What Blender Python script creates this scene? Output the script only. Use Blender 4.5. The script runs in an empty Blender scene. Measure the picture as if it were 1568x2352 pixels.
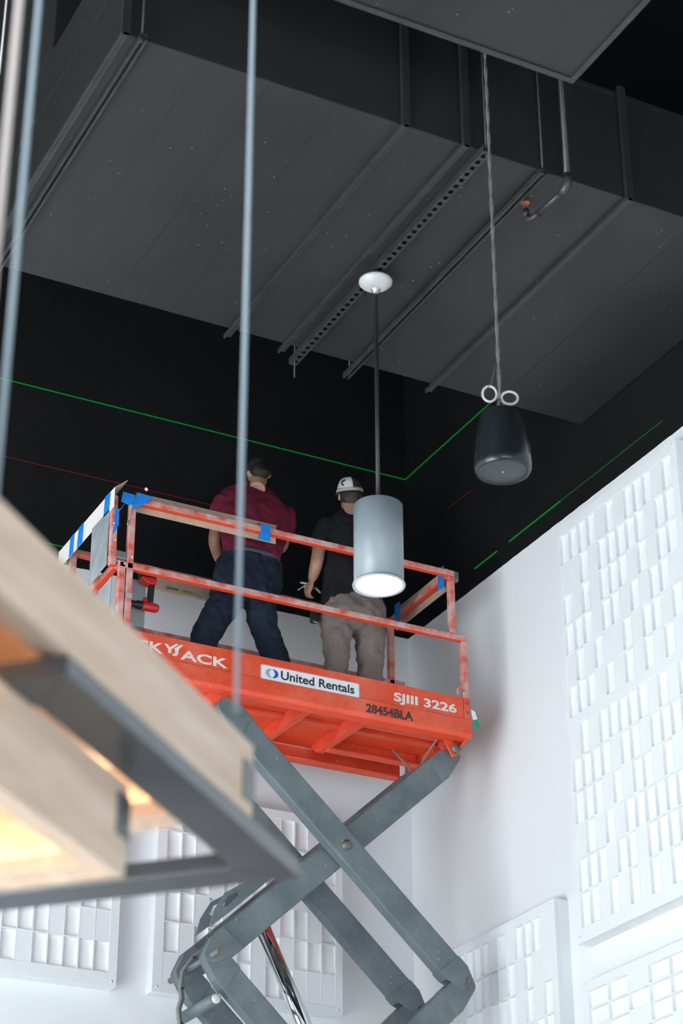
import bpy, bmesh, math, random
from mathutils import Vector, Matrix
random.seed(7)
R = math.radians
sc = bpy.context.scene
col = sc.collection

# ------------------------------------------------------------------ camera
PITCH, YAW, ROLL, FPX = R(28.15867), R(27.1223), R(-0.08), 4757.05
CAM = Vector((0, 0, 1.6))
_F = Vector((math.sin(YAW)*math.cos(PITCH), math.cos(YAW)*math.cos(PITCH), math.sin(PITCH)))
_R0 = Vector((math.cos(YAW), -math.sin(YAW), 0)); _U0 = _R0.cross(_F)
_R = _R0*math.cos(ROLL) + _U0*math.sin(ROLL); _U = -_R0*math.sin(ROLL) + _U0*math.cos(ROLL)
cam = bpy.data.cameras.new('camera'); camo = bpy.data.objects.new('camera', cam); col.objects.link(camo)
camo.matrix_world = Matrix(((_R.x, _U.x, -_F.x, CAM.x), (_R.y, _U.y, -_F.y, CAM.y), (_R.z, _U.z, -_F.z, CAM.z), (0, 0, 0, 1)))
cam.sensor_fit = 'VERTICAL'; cam.sensor_height = 36; cam.sensor_width = 24
cam.lens = 36*FPX/2352; cam.clip_start = .1; cam.clip_end = 200
cam.dof.use_dof = True; cam.dof.focus_distance = 14.2; cam.dof.aperture_fstop = 2.0
sc.camera = camo

# ------------------------------------------------------------------ light
w = bpy.data.worlds.new('world'); sc.world = w; w.use_nodes = True
w.node_tree.nodes['Background'].inputs[0].default_value = (.75, .87, 1, 1)
w.node_tree.nodes['Background'].inputs[1].default_value = 1.0
def area(name, loc, rot, sx, sy, power, colr):
    l = bpy.data.lights.new(name, 'AREA'); l.shape = 'RECTANGLE'; l.size = sx; l.size_y = sy
    l.energy = power; l.color = colr
    o = bpy.data.objects.new(name, l); col.objects.link(o); o.location = loc; o.rotation_euler = rot
    return o
# daylight entering through the glazing of the left wall and of the street front behind the camera
area('window_daylight', (-6.95, 6.4, 3.8), (0, R(-90), 0), 7.2, 7.6, 760, (.86, .95, 1))
area('shopfront_daylight', (1.0, -3.9, 2.2), (R(90), 0, 0), 8.0, 3.6, 520, (.86, .94, 1))
# sun falling through the left glazing onto the floor, the main source of light from below
sl = bpy.data.lights.new('sun', 'SUN'); sl.energy = 92; sl.angle = R(.6); sl.color = (1, .99, .975)
so = bpy.data.objects.new('sun', sl); col.objects.link(so)
so.rotation_euler = Vector((math.cos(R(48)), .12, -math.sin(R(48)))).to_track_quat('-Z', 'Y').to_euler()
so.location = (-12, 4, 8)
sc.view_settings.view_transform = 'Standard'; sc.view_settings.look = 'None'
sc.view_settings.gamma = 1.0; sc.view_settings.use_curve_mapping = False
sc.view_settings.exposure = -0.1

# ------------------------------------------------------------------ helpers
def at(px, py, Y):
    """point of the photograph's sight line that lies in the vertical plane y = Y"""
    d = _F + _R*((px-784)/FPX) - _U*((py-1176)/FPX)
    return CAM + d*((Y-CAM.y)/d.y)
def atX(px, py, X):
    d = _F + _R*((px-784)/FPX) - _U*((py-1176)/FPX)
    return CAM + d*((X-CAM.x)/d.x)
def atZ(px, py, Z):
    d = _F + _R*((px-784)/FPX) - _U*((py-1176)/FPX)
    return CAM + d*((Z-CAM.z)/d.z)

WL = {}
def finish(o, parent, center):
    col.objects.link(o)
    o.location = center; WL[o] = Vector(center)
    if parent is not None:
        o.parent = parent; o.matrix_parent_inverse = Matrix.Translation(-WL[parent])
    return o
def tag(o, label=None, cat=None, group=None, kind=None):
    if label: o['label'] = label
    if cat: o['category'] = cat
    if group: o['group'] = group
    if kind: o['kind'] = kind
    return o
def thing(name, loc, label, cat, group=None):
    o = bpy.data.objects.new(name, None); o.empty_display_size = .1
    finish(o, None, Vector(loc)); return tag(o, label, cat, group)

class MB:
    def __init__(s): s.v = []; s.f = []; s.sm = []
    def add(s, vs, fs, smooth=False):
        n = len(s.v); s.v += [Vector(p) for p in vs]
        s.f += [tuple(i+n for i in f) for f in fs]; s.sm += [smooth]*len(fs); return s
    def box(s, x0, x1, y0, y1, z0, z1):
        return s.add([(x0,y0,z0),(x1,y0,z0),(x1,y1,z0),(x0,y1,z0),(x0,y0,z1),(x1,y0,z1),(x1,y1,z1),(x0,y1,z1)],
                     [(3,2,1,0),(4,5,6,7),(0,1,5,4),(1,2,6,5),(2,3,7,6),(3,0,4,7)])
    def obox(s, c, a, b, d):
        """oriented box: centre, three half-axis vectors"""
        c = Vector(c); a = Vector(a); b = Vector(b); d = Vector(d)
        vs = [c+i*a+j*b+k*d for k in (-1,1) for i, j in ((-1,-1),(1,-1),(1,1),(-1,1))]
        fs = [(3,2,1,0),(4,5,6,7),(0,1,5,4),(1,2,6,5),(2,3,7,6),(3,0,4,7)]
        if a.cross(b).dot(d) < 0: fs = [tuple(reversed(f)) for f in fs]
        return s.add(vs, fs)
    def bar(s, p, q, wdt, hgt, up=(0,0,1)):
        p = Vector(p); q = Vector(q); a = (q-p)/2; t = a.normalized(); up = Vector(up)
        sd = t.cross(up)
        if sd.length < 1e-4: sd = t.cross(Vector((1,0,0)))
        sd.normalize(); u = sd.cross(t)
        return s.obox((p+q)/2, a, sd*wdt/2, u*hgt/2)
    def prism(s, poly, ext):
        """closed polygon (3D points) extruded by vector ext"""
        poly = [Vector(p) for p in poly]; ext = Vector(ext); n = len(poly)
        nrm = sum((poly[i].cross(poly[(i+1) % n]) for i in range(n)), Vector())
        if nrm.dot(ext) > 0: poly.reverse()
        return s.add(poly+[p+ext for p in poly],
                     [tuple(range(n)), tuple(reversed(range(n, 2*n)))]+[((i+1) % n, i, n+i, n+(i+1) % n) for i in range(n)])
    def tube(s, pts, r, seg=10, cap=True, smooth=True):
        pts = [Vector(p) for p in pts]; n = len(pts)
        rs = r if isinstance(r, (list, tuple)) else [r]*n
        t0 = (pts[1]-pts[0]).normalized()
        ref = Vector((0,0,1)) if abs(t0.z) < .9 else Vector((1,0,0))
        a = t0.cross(ref).normalized(); vs = []; fs = []
        for i, p in enumerate(pts):
            t = (pts[min(i+1,n-1)]-pts[max(i-1,0)]).normalized()
            a = (a - t*a.dot(t)).normalized(); b = t.cross(a)
            for k in range(seg):
                an = 2*math.pi*k/seg; vs.append(p+a*math.cos(an)*rs[i]+b*math.sin(an)*rs[i])
        for i in range(n-1):
            for k in range(seg):
                k2 = (k+1) % seg; fs.append((i*seg+k, i*seg+k2, (i+1)*seg+k2, (i+1)*seg+k))
        s.add(vs, fs, smooth)
        if cap:
            m = len(s.v)-len(vs)
            s.f += [tuple(m+k for k in reversed(range(seg))), tuple(m+(n-1)*seg+k for k in range(seg))]; s.sm += [False]*2
        return s
    def lathe(s, prof, c, seg=48, axis=None, smooth=True):
        """profile [(r, h)] turned about axis (default z) through c"""
        c = Vector(c); ax = Vector(axis or (0,0,1)).normalized()
        ref = Vector((1,0,0)) if abs(ax.x) < .9 else Vector((0,1,0))
        a = (ref-ax*ref.dot(ax)).normalized(); b = ax.cross(a); vs = []; fs = []; n = len(prof)
        for r, h in prof:
            for k in range(seg):
                an = 2*math.pi*k/seg; vs.append(c+ax*h+(a*math.cos(an)+b*math.sin(an))*r)
        for i in range(n-1):
            for k in range(seg):
                k2 = (k+1) % seg; fs.append((i*seg+k, i*seg+k2, (i+1)*seg+k2, (i+1)*seg+k))
        return s.add(vs, fs, smooth)
    def sphere(s, c, rx, ry, rz, seg=16, rings=10, rot=None):
        c = Vector(c); vs = []; fs = []
        for i in range(rings+1):
            th = math.pi*i/rings
            for k in range(seg):
                an = 2*math.pi*k/seg
                p = Vector((rx*math.sin(th)*math.cos(an), ry*math.sin(th)*math.sin(an), rz*math.cos(th)))
                vs.append(c+(rot @ p if rot else p))
        for i in range(rings):
            for k in range(seg):
                k2 = (k+1) % seg; fs.append((i*seg+k, (i+1)*seg+k, (i+1)*seg+k2, i*seg+k2))
        return s.add(vs, fs, True)
    def rings(s, rl, cap=True):
        """loft equal-count rings of points"""
        seg = len(rl[0]); vs = [p for r in rl for p in r]; fs = []
        for i in range(len(rl)-1):
            for k in range(seg):
                k2 = (k+1) % seg; fs.append((i*seg+k, i*seg+k2, (i+1)*seg+k2, (i+1)*seg+k))
        if cap: fs += [tuple(reversed(range(seg))), tuple((len(rl)-1)*seg+k for k in range(seg))]
        return s.add(vs, fs, True)
    def mesh(s, name, c):
        me = bpy.data.meshes.new(name)
        me.from_pydata([tuple(p-c) for p in s.v], [], s.f)
        me.polygons.foreach_set('use_smooth', s.sm); me.update(); return me
    def build(s, name, mat, parent=None, bevel=0, seg=2, fixn=False):
        lo = Vector([min(p[i] for p in s.v) for i in range(3)]); hi = Vector([max(p[i] for p in s.v) for i in range(3)])
        c = (lo+hi)/2; me = s.mesh(name, c); me.materials.append(mat)
        if fixn:
            bm = bmesh.new(); bm.from_mesh(me); bmesh.ops.recalc_face_normals(bm, faces=bm.faces); bm.to_mesh(me); bm.free()
        o = bpy.data.objects.new(name, me); finish(o, parent, c)
        if bevel:
            m = o.modifiers.new('bevel', 'BEVEL'); m.width = bevel; m.segments = seg; m.limit_method = 'ANGLE'; m.angle_limit = R(40)
        return o
def structure(o): o['kind'] = 'structure'; return o

# ------------------------------------------------------------------ materials
def mat(name, base, rough=.6, metal=0, spec=.5, emit=None, es=0):
    m = bpy.data.materials.new(name); m.use_nodes = True; b = m.node_tree.nodes['Principled BSDF']
    b.inputs['Base Color'].default_value = (*base, 1); b.inputs['Roughness'].default_value = rough
    b.inputs['Metallic'].default_value = metal; b.inputs['Specular IOR Level'].default_value = spec
    if emit: b.inputs['Emission Color'].default_value = (*emit, 1); b.inputs['Emission Strength'].default_value = es
    return m
def nd(m, t, **kw):
    n = m.node_tree.nodes.new(t)
    for k, v in kw.items(): setattr(n, k, v)
    return n
def lk(m, a, b): m.node_tree.links.new(a, b)
def bsdf(m): return m.node_tree.nodes['Principled BSDF']
def ramp(m, fac, stops):
    n = nd(m, 'ShaderNodeValToRGB'); e = n.color_ramp.elements
    while len(e) < len(stops): e.new(.5)
    for i, (p, c) in enumerate(stops): e[i].position = p; e[i].color = (*c, 1) if len(c) == 3 else c
    lk(m, fac, n.inputs[0]); return n.outputs[0]
def noise(m, scale, detail=4, rough=.55, vec=None):
    n = nd(m, 'ShaderNodeTexNoise'); n.inputs['Scale'].default_value = scale; n.inputs['Detail'].default_value = detail
    n.inputs['Roughness'].default_value = rough
    if vec is None:
        tc = nd(m, 'ShaderNodeTexCoord'); vec = tc.outputs['Object']
    lk(m, vec, n.inputs['Vector']); return n.outputs['Fac']
def mixc(m, fac, a, b):
    n = nd(m, 'ShaderNodeMix'); n.data_type = 'RGBA'
    for inp, v in ((n.inputs[0], fac), (n.inputs[6], a), (n.inputs[7], b)):
        if isinstance(v, (int, float)): inp.default_value = v
        elif isinstance(v, tuple): inp.default_value = (*v, 1)
        else: lk(m, v, inp)
    return n.outputs[2]
def math_(m, op, a, b=None):
    n = nd(m, 'ShaderNodeMath'); n.operation = op
    for i, v in enumerate((a, b)):
        if v is None: continue
        if isinstance(v, (int, float)): n.inputs[i].default_value = v
        else: lk(m, v, n.inputs[i])
    return n.outputs[0]
def bump(m, h, strength, dist=.01):
    n = nd(m, 'ShaderNodeBump'); n.inputs['Strength'].default_value = strength; n.inputs['Distance'].default_value = dist
    lk(m, h, n.inputs['Height']); lk(m, n.outputs[0], bsdf(m).inputs['Normal'])
def geo(m, out):
    return nd(m, 'ShaderNodeNewGeometry').outputs[out]
def mottled(name, c1, c2, scale, rough=.6, metal=0, bumpy=0, spec=.5, detail=5):
    m = mat(name, c1, rough, metal, spec); n = noise(m, scale, detail)
    lk(m, ramp(m, n, [(.35, c1), (.65, c2)]), bsdf(m).inputs['Base Color'])
    if bumpy: bump(m, noise(m, scale*6, 3), bumpy, .004)
    return m

# wall paint: white below the painter's line, black above it
def wallpaint(name, line):
    m = mat(name, (.8,.8,.8), .55, 0, .35)
    pos = geo(m, 'Position'); sep = nd(m, 'ShaderNodeSeparateXYZ'); lk(m, pos, sep.inputs[0])
    wob = math_(m, 'MULTIPLY', math_(m, 'SUBTRACT', noise(m, 9, 3, vec=pos), .5), .012)
    fac = math_(m, 'GREATER_THAN', math_(m, 'ADD', sep.outputs[2], wob), line)
    wh = ramp(m, noise(m, .9, 3, vec=pos), [(.3, (.76,.775,.785)), (.7, (.79,.80,.81))])
    bk = ramp(m, noise(m, 2.2, 4, vec=pos), [(.3, (.0075,.008,.0085)), (.7, (.010,.0105,.011))])
    lk(m, mixc(m, fac, wh, bk), bsdf(m).inputs['Base Color'])
    rr = nd(m, 'ShaderNodeMapRange'); lk(m, fac, rr.inputs[0]); rr.inputs[3].default_value = .7; rr.inputs[4].default_value = .42
    lk(m, rr.outputs[0], bsdf(m).inputs['Roughness'])
    bump(m, noise(m, 90, 3, vec=pos), .12, .002)
    return m
M = {}
M['wall'] = wallpaint('painted_wall', 8.425)
M['white'] = mat('white_wall', (.82,.83,.84), .7)
M['black'] = mat('black_ceiling', (.012,.012,.013), .7)
M['floor'] = mottled('concrete_floor', (.49,.525,.55), (.58,.615,.64), 1.2, .5)
M['gyp'] = mottled('white_panel', (.755,.775,.785), (.775,.795,.80), 2, .6)
M['tile'] = mottled('recess_tile_brightened', (.84,.85,.855), (.86,.865,.865), 5, .65)  # recessed tiles coloured lighter than flush ones, standing in for bounced light

def ductmat(name, c):
    m = mat(name, c, .45, 0, .32); tc = nd(m, 'ShaderNodeTexCoord'); ob = tc.outputs['Object']
    base = ramp(m, noise(m, 1.6, 5), [(.3, tuple(x*.88 for x in c)), (.7, tuple(x*1.15 for x in c))])
    v = nd(m, 'ShaderNodeTexVoronoi'); v.inputs['Scale'].default_value = 34; lk(m, ob, v.inputs['Vector'])
    sp = nd(m, 'ShaderNodeSeparateColor'); lk(m, v.outputs['Color'], sp.inputs[0])
    near = math_(m, 'LESS_THAN', v.outputs['Distance'], math_(m, 'MULTIPLY', sp.outputs[1], .13))
    clus = math_(m, 'GREATER_THAN', noise(m, 2.3, 3), .5)
    f = math_(m, 'MULTIPLY', math_(m, 'MULTIPLY', near, math_(m, 'GREATER_THAN', sp.outputs[0], .70)), clus)
    lk(m, mixc(m, f, base, (.5,.5,.48)), bsdf(m).inputs['Base Color'])
    bump(m, noise(m, 60, 3), .1, .003)
    return m
M['duct'] = ductmat('black_duct_paint', (.023,.024,.024))
M['strap'] = mottled('black_strap_paint', (.020,.023,.023), (.034,.037,.037), 9, .4, 0, .1)
M['rod'] = mat('black_rod', (.02,.021,.021), .5)

def liftpaint(name, c, dust, amount, lo=.42, hi=.62, sc1=3.2):
    m = mat(name, c, .48); ob = nd(m, 'ShaderNodeTexCoord').outputs['Object']
    n1 = noise(m, sc1, 8, .65); n2 = noise(m, 38, 4, .7)
    sepn = nd(m, 'ShaderNodeSeparateXYZ'); lk(m, geo(m, 'Normal'), sepn.inputs[0])
    up = nd(m, 'ShaderNodeMapRange'); lk(m, sepn.outputs[2], up.inputs[0])
    up.inputs[1].default_value = -.9; up.inputs[2].default_value = -.1      # dust settles on every face but the undersides
    f = math_(m, 'MULTIPLY', math_(m, 'MULTIPLY', ramp(m, n1, [(lo, (0,0,0)), (hi, (1,1,1))]), up.outputs[0]), amount)
    base = ramp(m, n1, [(.3, tuple(x*.86 for x in c)), (.7, tuple(min(1, x*1.08) for x in c))])
    c2 = mixc(m, f, base, dust)
    chips = math_(m, 'MULTIPLY', math_(m, 'GREATER_THAN', n2, .685), .75)
    c3 = mixc(m, chips, c2, (.62,.55,.50))
    grime = math_(m, 'MULTIPLY', math_(m, 'GREATER_THAN', noise(m, 21, 6, .75), .70), .6)
    lk(m, mixc(m, grime, c3, (.10,.05,.035)), bsdf(m).inputs['Base Color'])
    bump(m, n2, .15, .002)
    return m
M['rail'] = liftpaint('red_rail_paint', (.66,.060,.022), (.60,.43,.40), .95, .36, .60, 7)
M['deck'] = liftpaint('red_deck_paint', (.74,.066,.020), (.66,.26,.19), .36, .42, .70, 3.2)
M['arm'] = liftpaint('grey_arm_paint', (.105,.135,.145), (.25,.28,.28), .45, .40, .72, 3.2)
M['pin'] = mottled('steel_pin', (.20,.19,.175), (.12,.115,.11), 30, .5, .4)
M['chrome'] = mat('chrome_rod', (.75,.76,.78), .08, 1)
M['galv'] = mottled('galvanised_sheet', (.32,.36,.38), (.43,.47,.49), 8, .5, .25, .05)
M['steel'] = mat('bare_steel', (.45,.45,.45), .4, .8)
M['dark'] = mat('dark_plastic', (.012,.012,.014), .5)
M['rubber'] = mat('rubber_hose', (.20,.195,.185), .6)
M['red'] = mat('red_plastic', (.50,.02,.02), .4)
M['white_pl'] = mat('white_plastic', (.85,.85,.85), .5)
M['green'] = mat('green_print', (.0,.33,.12), .5)
M['paperw'] = mottled('white_board', (.74,.72,.69), (.80,.78,.75), 6, .7)
M['card'] = mottled('brown_cardboard', (.40,.30,.215), (.50,.39,.29), 7, .85, 0, .1)
def tapem():
    m = mottled('blue_tape', (.0,.17,.62), (.012,.24,.74), 12, .55); bump(m, noise(m, 22, 5), .5, .01); return m
M['tape'] = tapem()
M['decal'] = mat('decal_white', (.76,.78,.79), .45)
M['ink'] = mottled('black_ink', (.012,.013,.018), (.05,.05,.055), 40, .6)
M['inkfade'] = mottled('faded_stencil_ink', (.03,.02,.03), (.10,.035,.03), 45, .7)
M['blue_ink'] = mat('blue_ink', (.01,.09,.42), .5)
M['grey_ink'] = mat('grey_ink', (.33,.36,.37), .5)
M['letter'] = mottled('white_lettering', (.76,.72,.69), (.70,.60,.55), 30, .6)
M['lampgrey'] = mottled('grey_lamp_shell', (.215,.255,.275), (.24,.28,.30), 3, .36)
M['lampwhite'] = mat('white_lamp_trim', (.42,.44,.45), .4)
M['lampon'] = mat('lamp_diffuser', (.9,.9,.88), .5, emit=(1,.98,.95), es=2.2)
M['canopy'] = mat('white_canopy', (.46,.46,.455), .35)
M['cord'] = mat('black_cord', (.02,.022,.025), .5)
M['spk'] = mottled('black_speaker_shell', (.010,.012,.015), (.013,.016,.019), 6, .24)
M['spkg'] = mottled('speaker_grille', (.04,.044,.044), (.055,.06,.06), 120, .5)
M['spkcable'] = mottled('grey_twisted_cable', (.10,.11,.11), (.18,.19,.19), 40, .6)
M['tie'] = mat('white_cable_tie', (.60,.58,.56), .5)
M['brass'] = mat('copper_deflector', (.62,.27,.16), .35, .9)
M['las_g'] = mat('green_laser', (0,.1,0), .5, emit=(.01,.75,.12), es=.17)
M['las_gd'] = mat('green_laser_dim', (0,.1,0), .5, emit=(.03,.45,.14), es=.09)
M['las_r'] = mat('red_laser', (.1,0,0), .5, emit=(.6,.06,.09), es=.09)
M['las_dot'] = mat('laser_dot', (.3,.1,.1), .5, emit=(1,.6,.55), es=1.0)
M['fixmetal'] = mottled('grey_fixture_steel', (.045,.05,.056), (.053,.058,.064), 5, .28, 0, 0, .9)
M['cable_w'] = mat('fixture_cable_pink', (.55,.47,.44), .5)
M['cable_g'] = mat('fixture_cable_grey', (.27,.34,.38), .4)
M['led'] = mat('warm_led_strip', (1,.9,.8), .5, emit=(1,.74,.46), es=60)
def wood():
    m = mat('pale_oak', (.6,.45,.32), .6); tc = nd(m, 'ShaderNodeTexCoord')
    mp = nd(m, 'ShaderNodeMapping'); lk(m, tc.outputs['Object'], mp.inputs[0])
    mp.inputs['Rotation'].default_value = (0, 0, R(-44))
    mp2 = nd(m, 'ShaderNodeMapping'); lk(m, mp.outputs[0], mp2.inputs[0]); mp2.inputs['Scale'].default_value = (1.5, 16, 16)
    n = noise(m, 1.3, 5, .55, vec=mp2.outputs[0])
    lk(m, ramp(m, n, [(.25, (.44,.325,.235)), (.5, (.55,.42,.315)), (.75, (.63,.50,.385))]), bsdf(m).inputs['Base Color'])
    return m
M['wood'] = wood()
def cloth(name, c1, c2, wr=.5, sc_=9, dist=.03):
    m = mottled(name, c1, c2, 6, .85, 0, 0, .2); bump(m, noise(m, sc_, 3, .5), wr, dist); return m
M['maroon'] = cloth('maroon_shirt', (.14,.014,.032), (.18,.019,.042), .7)
M['navy'] = cloth('navy_trousers', (.011,.018,.032), (.017,.027,.045), .7, 11)
M['blackshirt'] = cloth('black_shirt', (.011,.012,.015), (.017,.018,.022), .5)
M['tan'] = cloth('taupe_trousers', (.20,.165,.145), (.24,.20,.175), .6, 11)
M['belt'] = mat('slate_belt', (.045,.06,.085), .6)
M['skin'] = mottled('skin', (.40,.21,.145), (.46,.25,.18), 14, .55)
M['hair'] = mottled('dark_hair', (.005,.004,.0035), (.016,.013,.011), 60, .6, 0, .6)
M['hair2'] = mottled('brown_hair', (.022,.014,.010), (.05,.033,.025), 60, .6, 0, .6)
M['capd'] = mat('charcoal_cap', (.022,.024,.027), .8)
M['capw'] = mat('pale_cap_front', (.56,.57,.58), .8)
M['strapw'] = mat('headlamp_strap', (.42,.41,.39), .8)
M['boot'] = mat('brown_boot', (.06,.04,.03), .7)
def glassm():
    m = mat('clear_glass', (.8,.9,1), .05); tr = nd(m, 'ShaderNodeBsdfTransparent'); mx = nd(m, 'ShaderNodeMixShader'); mx.inputs[0].default_value = .08
    lk(m, tr.outputs[0], mx.inputs[1]); lk(m, bsdf(m).outputs[0], mx.inputs[2])
    lk(m, mx.outputs[0], m.node_tree.nodes['Material Output'].inputs['Surface']); return m
M['glass'] = glassm()

# ------------------------------------------------------------------ the room
XW, YB, ZC, XL, YF = 7.248, 13.0, 12.4, -7.0, -4.0
structure(MB().box(XL-.2, XW+.2, YF-.2, YB+.2, -.2, 0).build('floor', M['floor']))
structure(MB().box(XL-.2, XW+.2, YF-.2, YB+.2, ZC, ZC+.2).build('ceiling', M['black']))
structure(MB().box(XL-.2, XW+.2, YB, YB+.2, 0, ZC).build('wall_back', M['wall']))
structure(MB().box(XW, XW+.2, YF-.2, YB, 0, ZC).build('wall_right', M['wall']))
wl = MB().box(XL-.2, XL, YF-.2, 2.6, 0, ZC).box(XL-.2, XL, 10.2, YB, 0, ZC).box(XL-.2, XL, 2.6, 10.2, 0, .2).box(XL-.2, XL, 2.6, 10.2, 7.4, ZC)
wl = structure(wl.build('wall_left', M['wall']))
wf = MB().box(XL, -3, YF-.2, YF, 0, ZC).box(5, XW, YF-.2, YF, 0, ZC).box(-3, 5, YF-.2, YF, 0, .4).box(-3, 5, YF-.2, YF, 4.0, ZC)
wf = structure(wf.build('wall_front', M['wall']))
def window(name, fr, panes):
    o = fr.build(name, M['steel']); structure(o)
    for p in panes: p.build('pane', M['glass'], o)
fr = MB(); panes = []
for y in (2.6, 4.5, 6.4, 8.3, 10.2): fr.box(XL-.16, XL-.08, y-.03, y+.03, .2, 7.4)
for z in (.23, 2.6, 5.0, 7.37): fr.box(XL-.16, XL-.08, 2.6, 10.2, z-.03, z+.03)
for y in (2.6, 4.5, 6.4, 8.3): panes.append(MB().box(XL-.125, XL-.115, y+.03, y+1.87, .26, 7.34))
window('window_1', fr, panes)
fr = MB(); panes = []
for x in (-3, -1, 1, 3, 5): fr.box(x-.03, x+.03, YF-.16, YF-.08, .4, 4.0)
for z in (.43, 3.97): fr.box(-3, 5, YF-.16, YF-.08, z-.03, z+.03)
for x in (-3, -1, 1, 3): panes.append(MB().box(x+.03, x+1.97, YF-.125, YF-.115, .46, 3.94))
window('window_2', fr, panes)

# laser level lines thrown on the painted walls
def laser(name, p, q, m, label, cat='laser line'):
    o = MB().bar(p, q, .007, .007).build(name, m); tag(o, label, cat, 'laser lines on the black walls'); return o
e = .004
lg = thing('laser_line', (7.24, 12.99, 9.86), 'upper green laser line bent round the black corner above the workers', 'laser line', 'laser lines on the black walls')
MB().bar((3.4,YB-e,9.86), (XW-e,YB-e,9.86), .006, .006).build('line_segment', M['las_g'], lg)
MB().bar((XW-e,YB-e,9.86), (XW-e,11.5,9.86), .006, .006).build('line_segment', M['las_g'], lg)
lg2 = thing('laser_line', (7.24, 12.0, 8.575), 'lower green laser line just above the white paint on the right wall', 'laser line', 'laser lines on the black walls')
MB().bar((XW-e,11.95,8.575), (XW-e,11.62,8.575), .007, .007).build('line_segment', M['las_g'], lg2)
MB().bar((XW-e,11.45,8.575), (XW-e,10.75,8.575), .007, .007).build('line_segment', M['las_g'], lg2)
MB().bar((XW-e,10.75,8.575), (XW-e,9.5,8.575), .004, .004).build('line_segment', M['las_gd'], lg2)
MB().bar((3.9,YB-e,8.568), (4.9,YB-e,8.568), .006, .006).build('line_segment', M['las_g'], lg2)
lr = thing('laser_line', (4.5, 12.99, 9.2), 'thin red laser line on the black wall behind the lift with its bright dot', 'laser line', 'laser lines on the black walls')
MB().bar((3.4,YB-e,9.204), (5.6,YB-e,9.204), .004, .004).build('line_segment', M['las_r'], lr)
MB().bar((XW-e,12.31,9.27), (XW-e,11.94,9.25), .003, .003).build('line_segment', M['las_r'], lr)
MB().sphere((4.985,YB-.006,9.206), .014, .006, .014, 12, 8).build('laser_dot', M['las_dot'], lr)

# ------------------------------------------------------------------ acoustic panels
def panel(label, ax, c0, c1, z0, z1, cols, rows, pat, cb, zt, zb, midband=None, depth=.11, screws=True):
    """ax 'x': hangs on the right wall (runs along y), 'y': hangs on the back wall (runs along x).
    cb: cell range along the wall; zt/zb: cell range in height"""
    front = (XW if ax == 'x' else YB)-depth
    base = thing('acoustic_panel', ((XW, (c0+c1)/2, z0) if ax == 'x' else ((c0+c1)/2, YB, z0)), label, 'wall panel', 'white gridded acoustic panels')
    def bx(mb, a0, a1, d0, d1, h0, h1):
        if ax == 'x': mb.box(front+d0, front+d1, a0, a1, h0, h1)
        else: mb.box(a0, a1, front+d0, front+d1, h0, h1)
    body = MB(); bx(body, c0, c1, .03, depth, z0, z1); body.build('backing_board', M['gyp'], base, .002)
    pw = (cb[1]-cb[0])/cols
    zs = []
    if midband is None:
        ph = (zt-zb)/rows; zs = [zt-i*ph for i in range(rows)]
    else:
        half = rows//2; ph = (zt-midband[0])/half
        zs = [zt-i*ph for i in range(half)]+[midband[1]-i*ph for i in range(half)]
    bw = .008
    fm = MB()
    bx(fm, c0, cb[0], 0, .03, z0, z1); bx(fm, cb[1], c1, 0, .03, z0, z1)
    bx(fm, cb[0], cb[1], 0, .03, zt, z1); bx(fm, cb[0], cb[1], 0, .03, z0, zb)
    if midband: bx(fm, cb[0], cb[1], -.0003, .03, midband[1], midband[0])
    fm.build('frame', M['gyp'], base, .0015, 1)
    g = MB()
    for i in range(1, cols): bx(g, cb[0]+i*pw-bw/2, cb[0]+i*pw+bw/2, 0, .03, zb, zt)
    for i in range(1, rows):
        if midband and i == rows//2: continue
        bx(g, cb[0], cb[1], .0005, .03, zs[i]-bw, zs[i]+bw*.2)
    g.build('grid_bars', M['gyp'], base)
    tm = MB()
    if ax == 'x': tm.box(0, .004, -pw/2, pw/2, -ph-.006, 0)
    else: tm.box(-pw/2, pw/2, 0, .004, -ph-.006, 0)
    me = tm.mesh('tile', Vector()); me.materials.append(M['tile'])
    me_f = me.copy(); me_f.materials.clear(); me_f.materials.append(M['gyp'])
    for r in range(rows):
        for c in range(cols):
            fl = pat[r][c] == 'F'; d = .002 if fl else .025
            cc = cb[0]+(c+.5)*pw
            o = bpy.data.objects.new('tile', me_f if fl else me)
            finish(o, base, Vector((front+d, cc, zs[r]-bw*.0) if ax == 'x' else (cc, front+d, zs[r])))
    if screws:
        for a in (c0+.035, c1-.035):
            for h in (z0+.035, z1-.035):
                pos = (front-.001, a, h) if ax == 'x' else (a, front-.001, h)
                MB().lathe([(0,-.0015),(.010,-.0015),(.010,.002)], pos, 16, (1,0,0) if ax == 'x' else (0,1,0)).build('screw_cap', M['gyp'], base)
    return base
def rnd(rows, cols, seed, p=.4):
    r = random.Random(seed); return [''.join('F' if r.random() < p else 'R' for _ in range(cols)) for _ in range(rows)]
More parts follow.
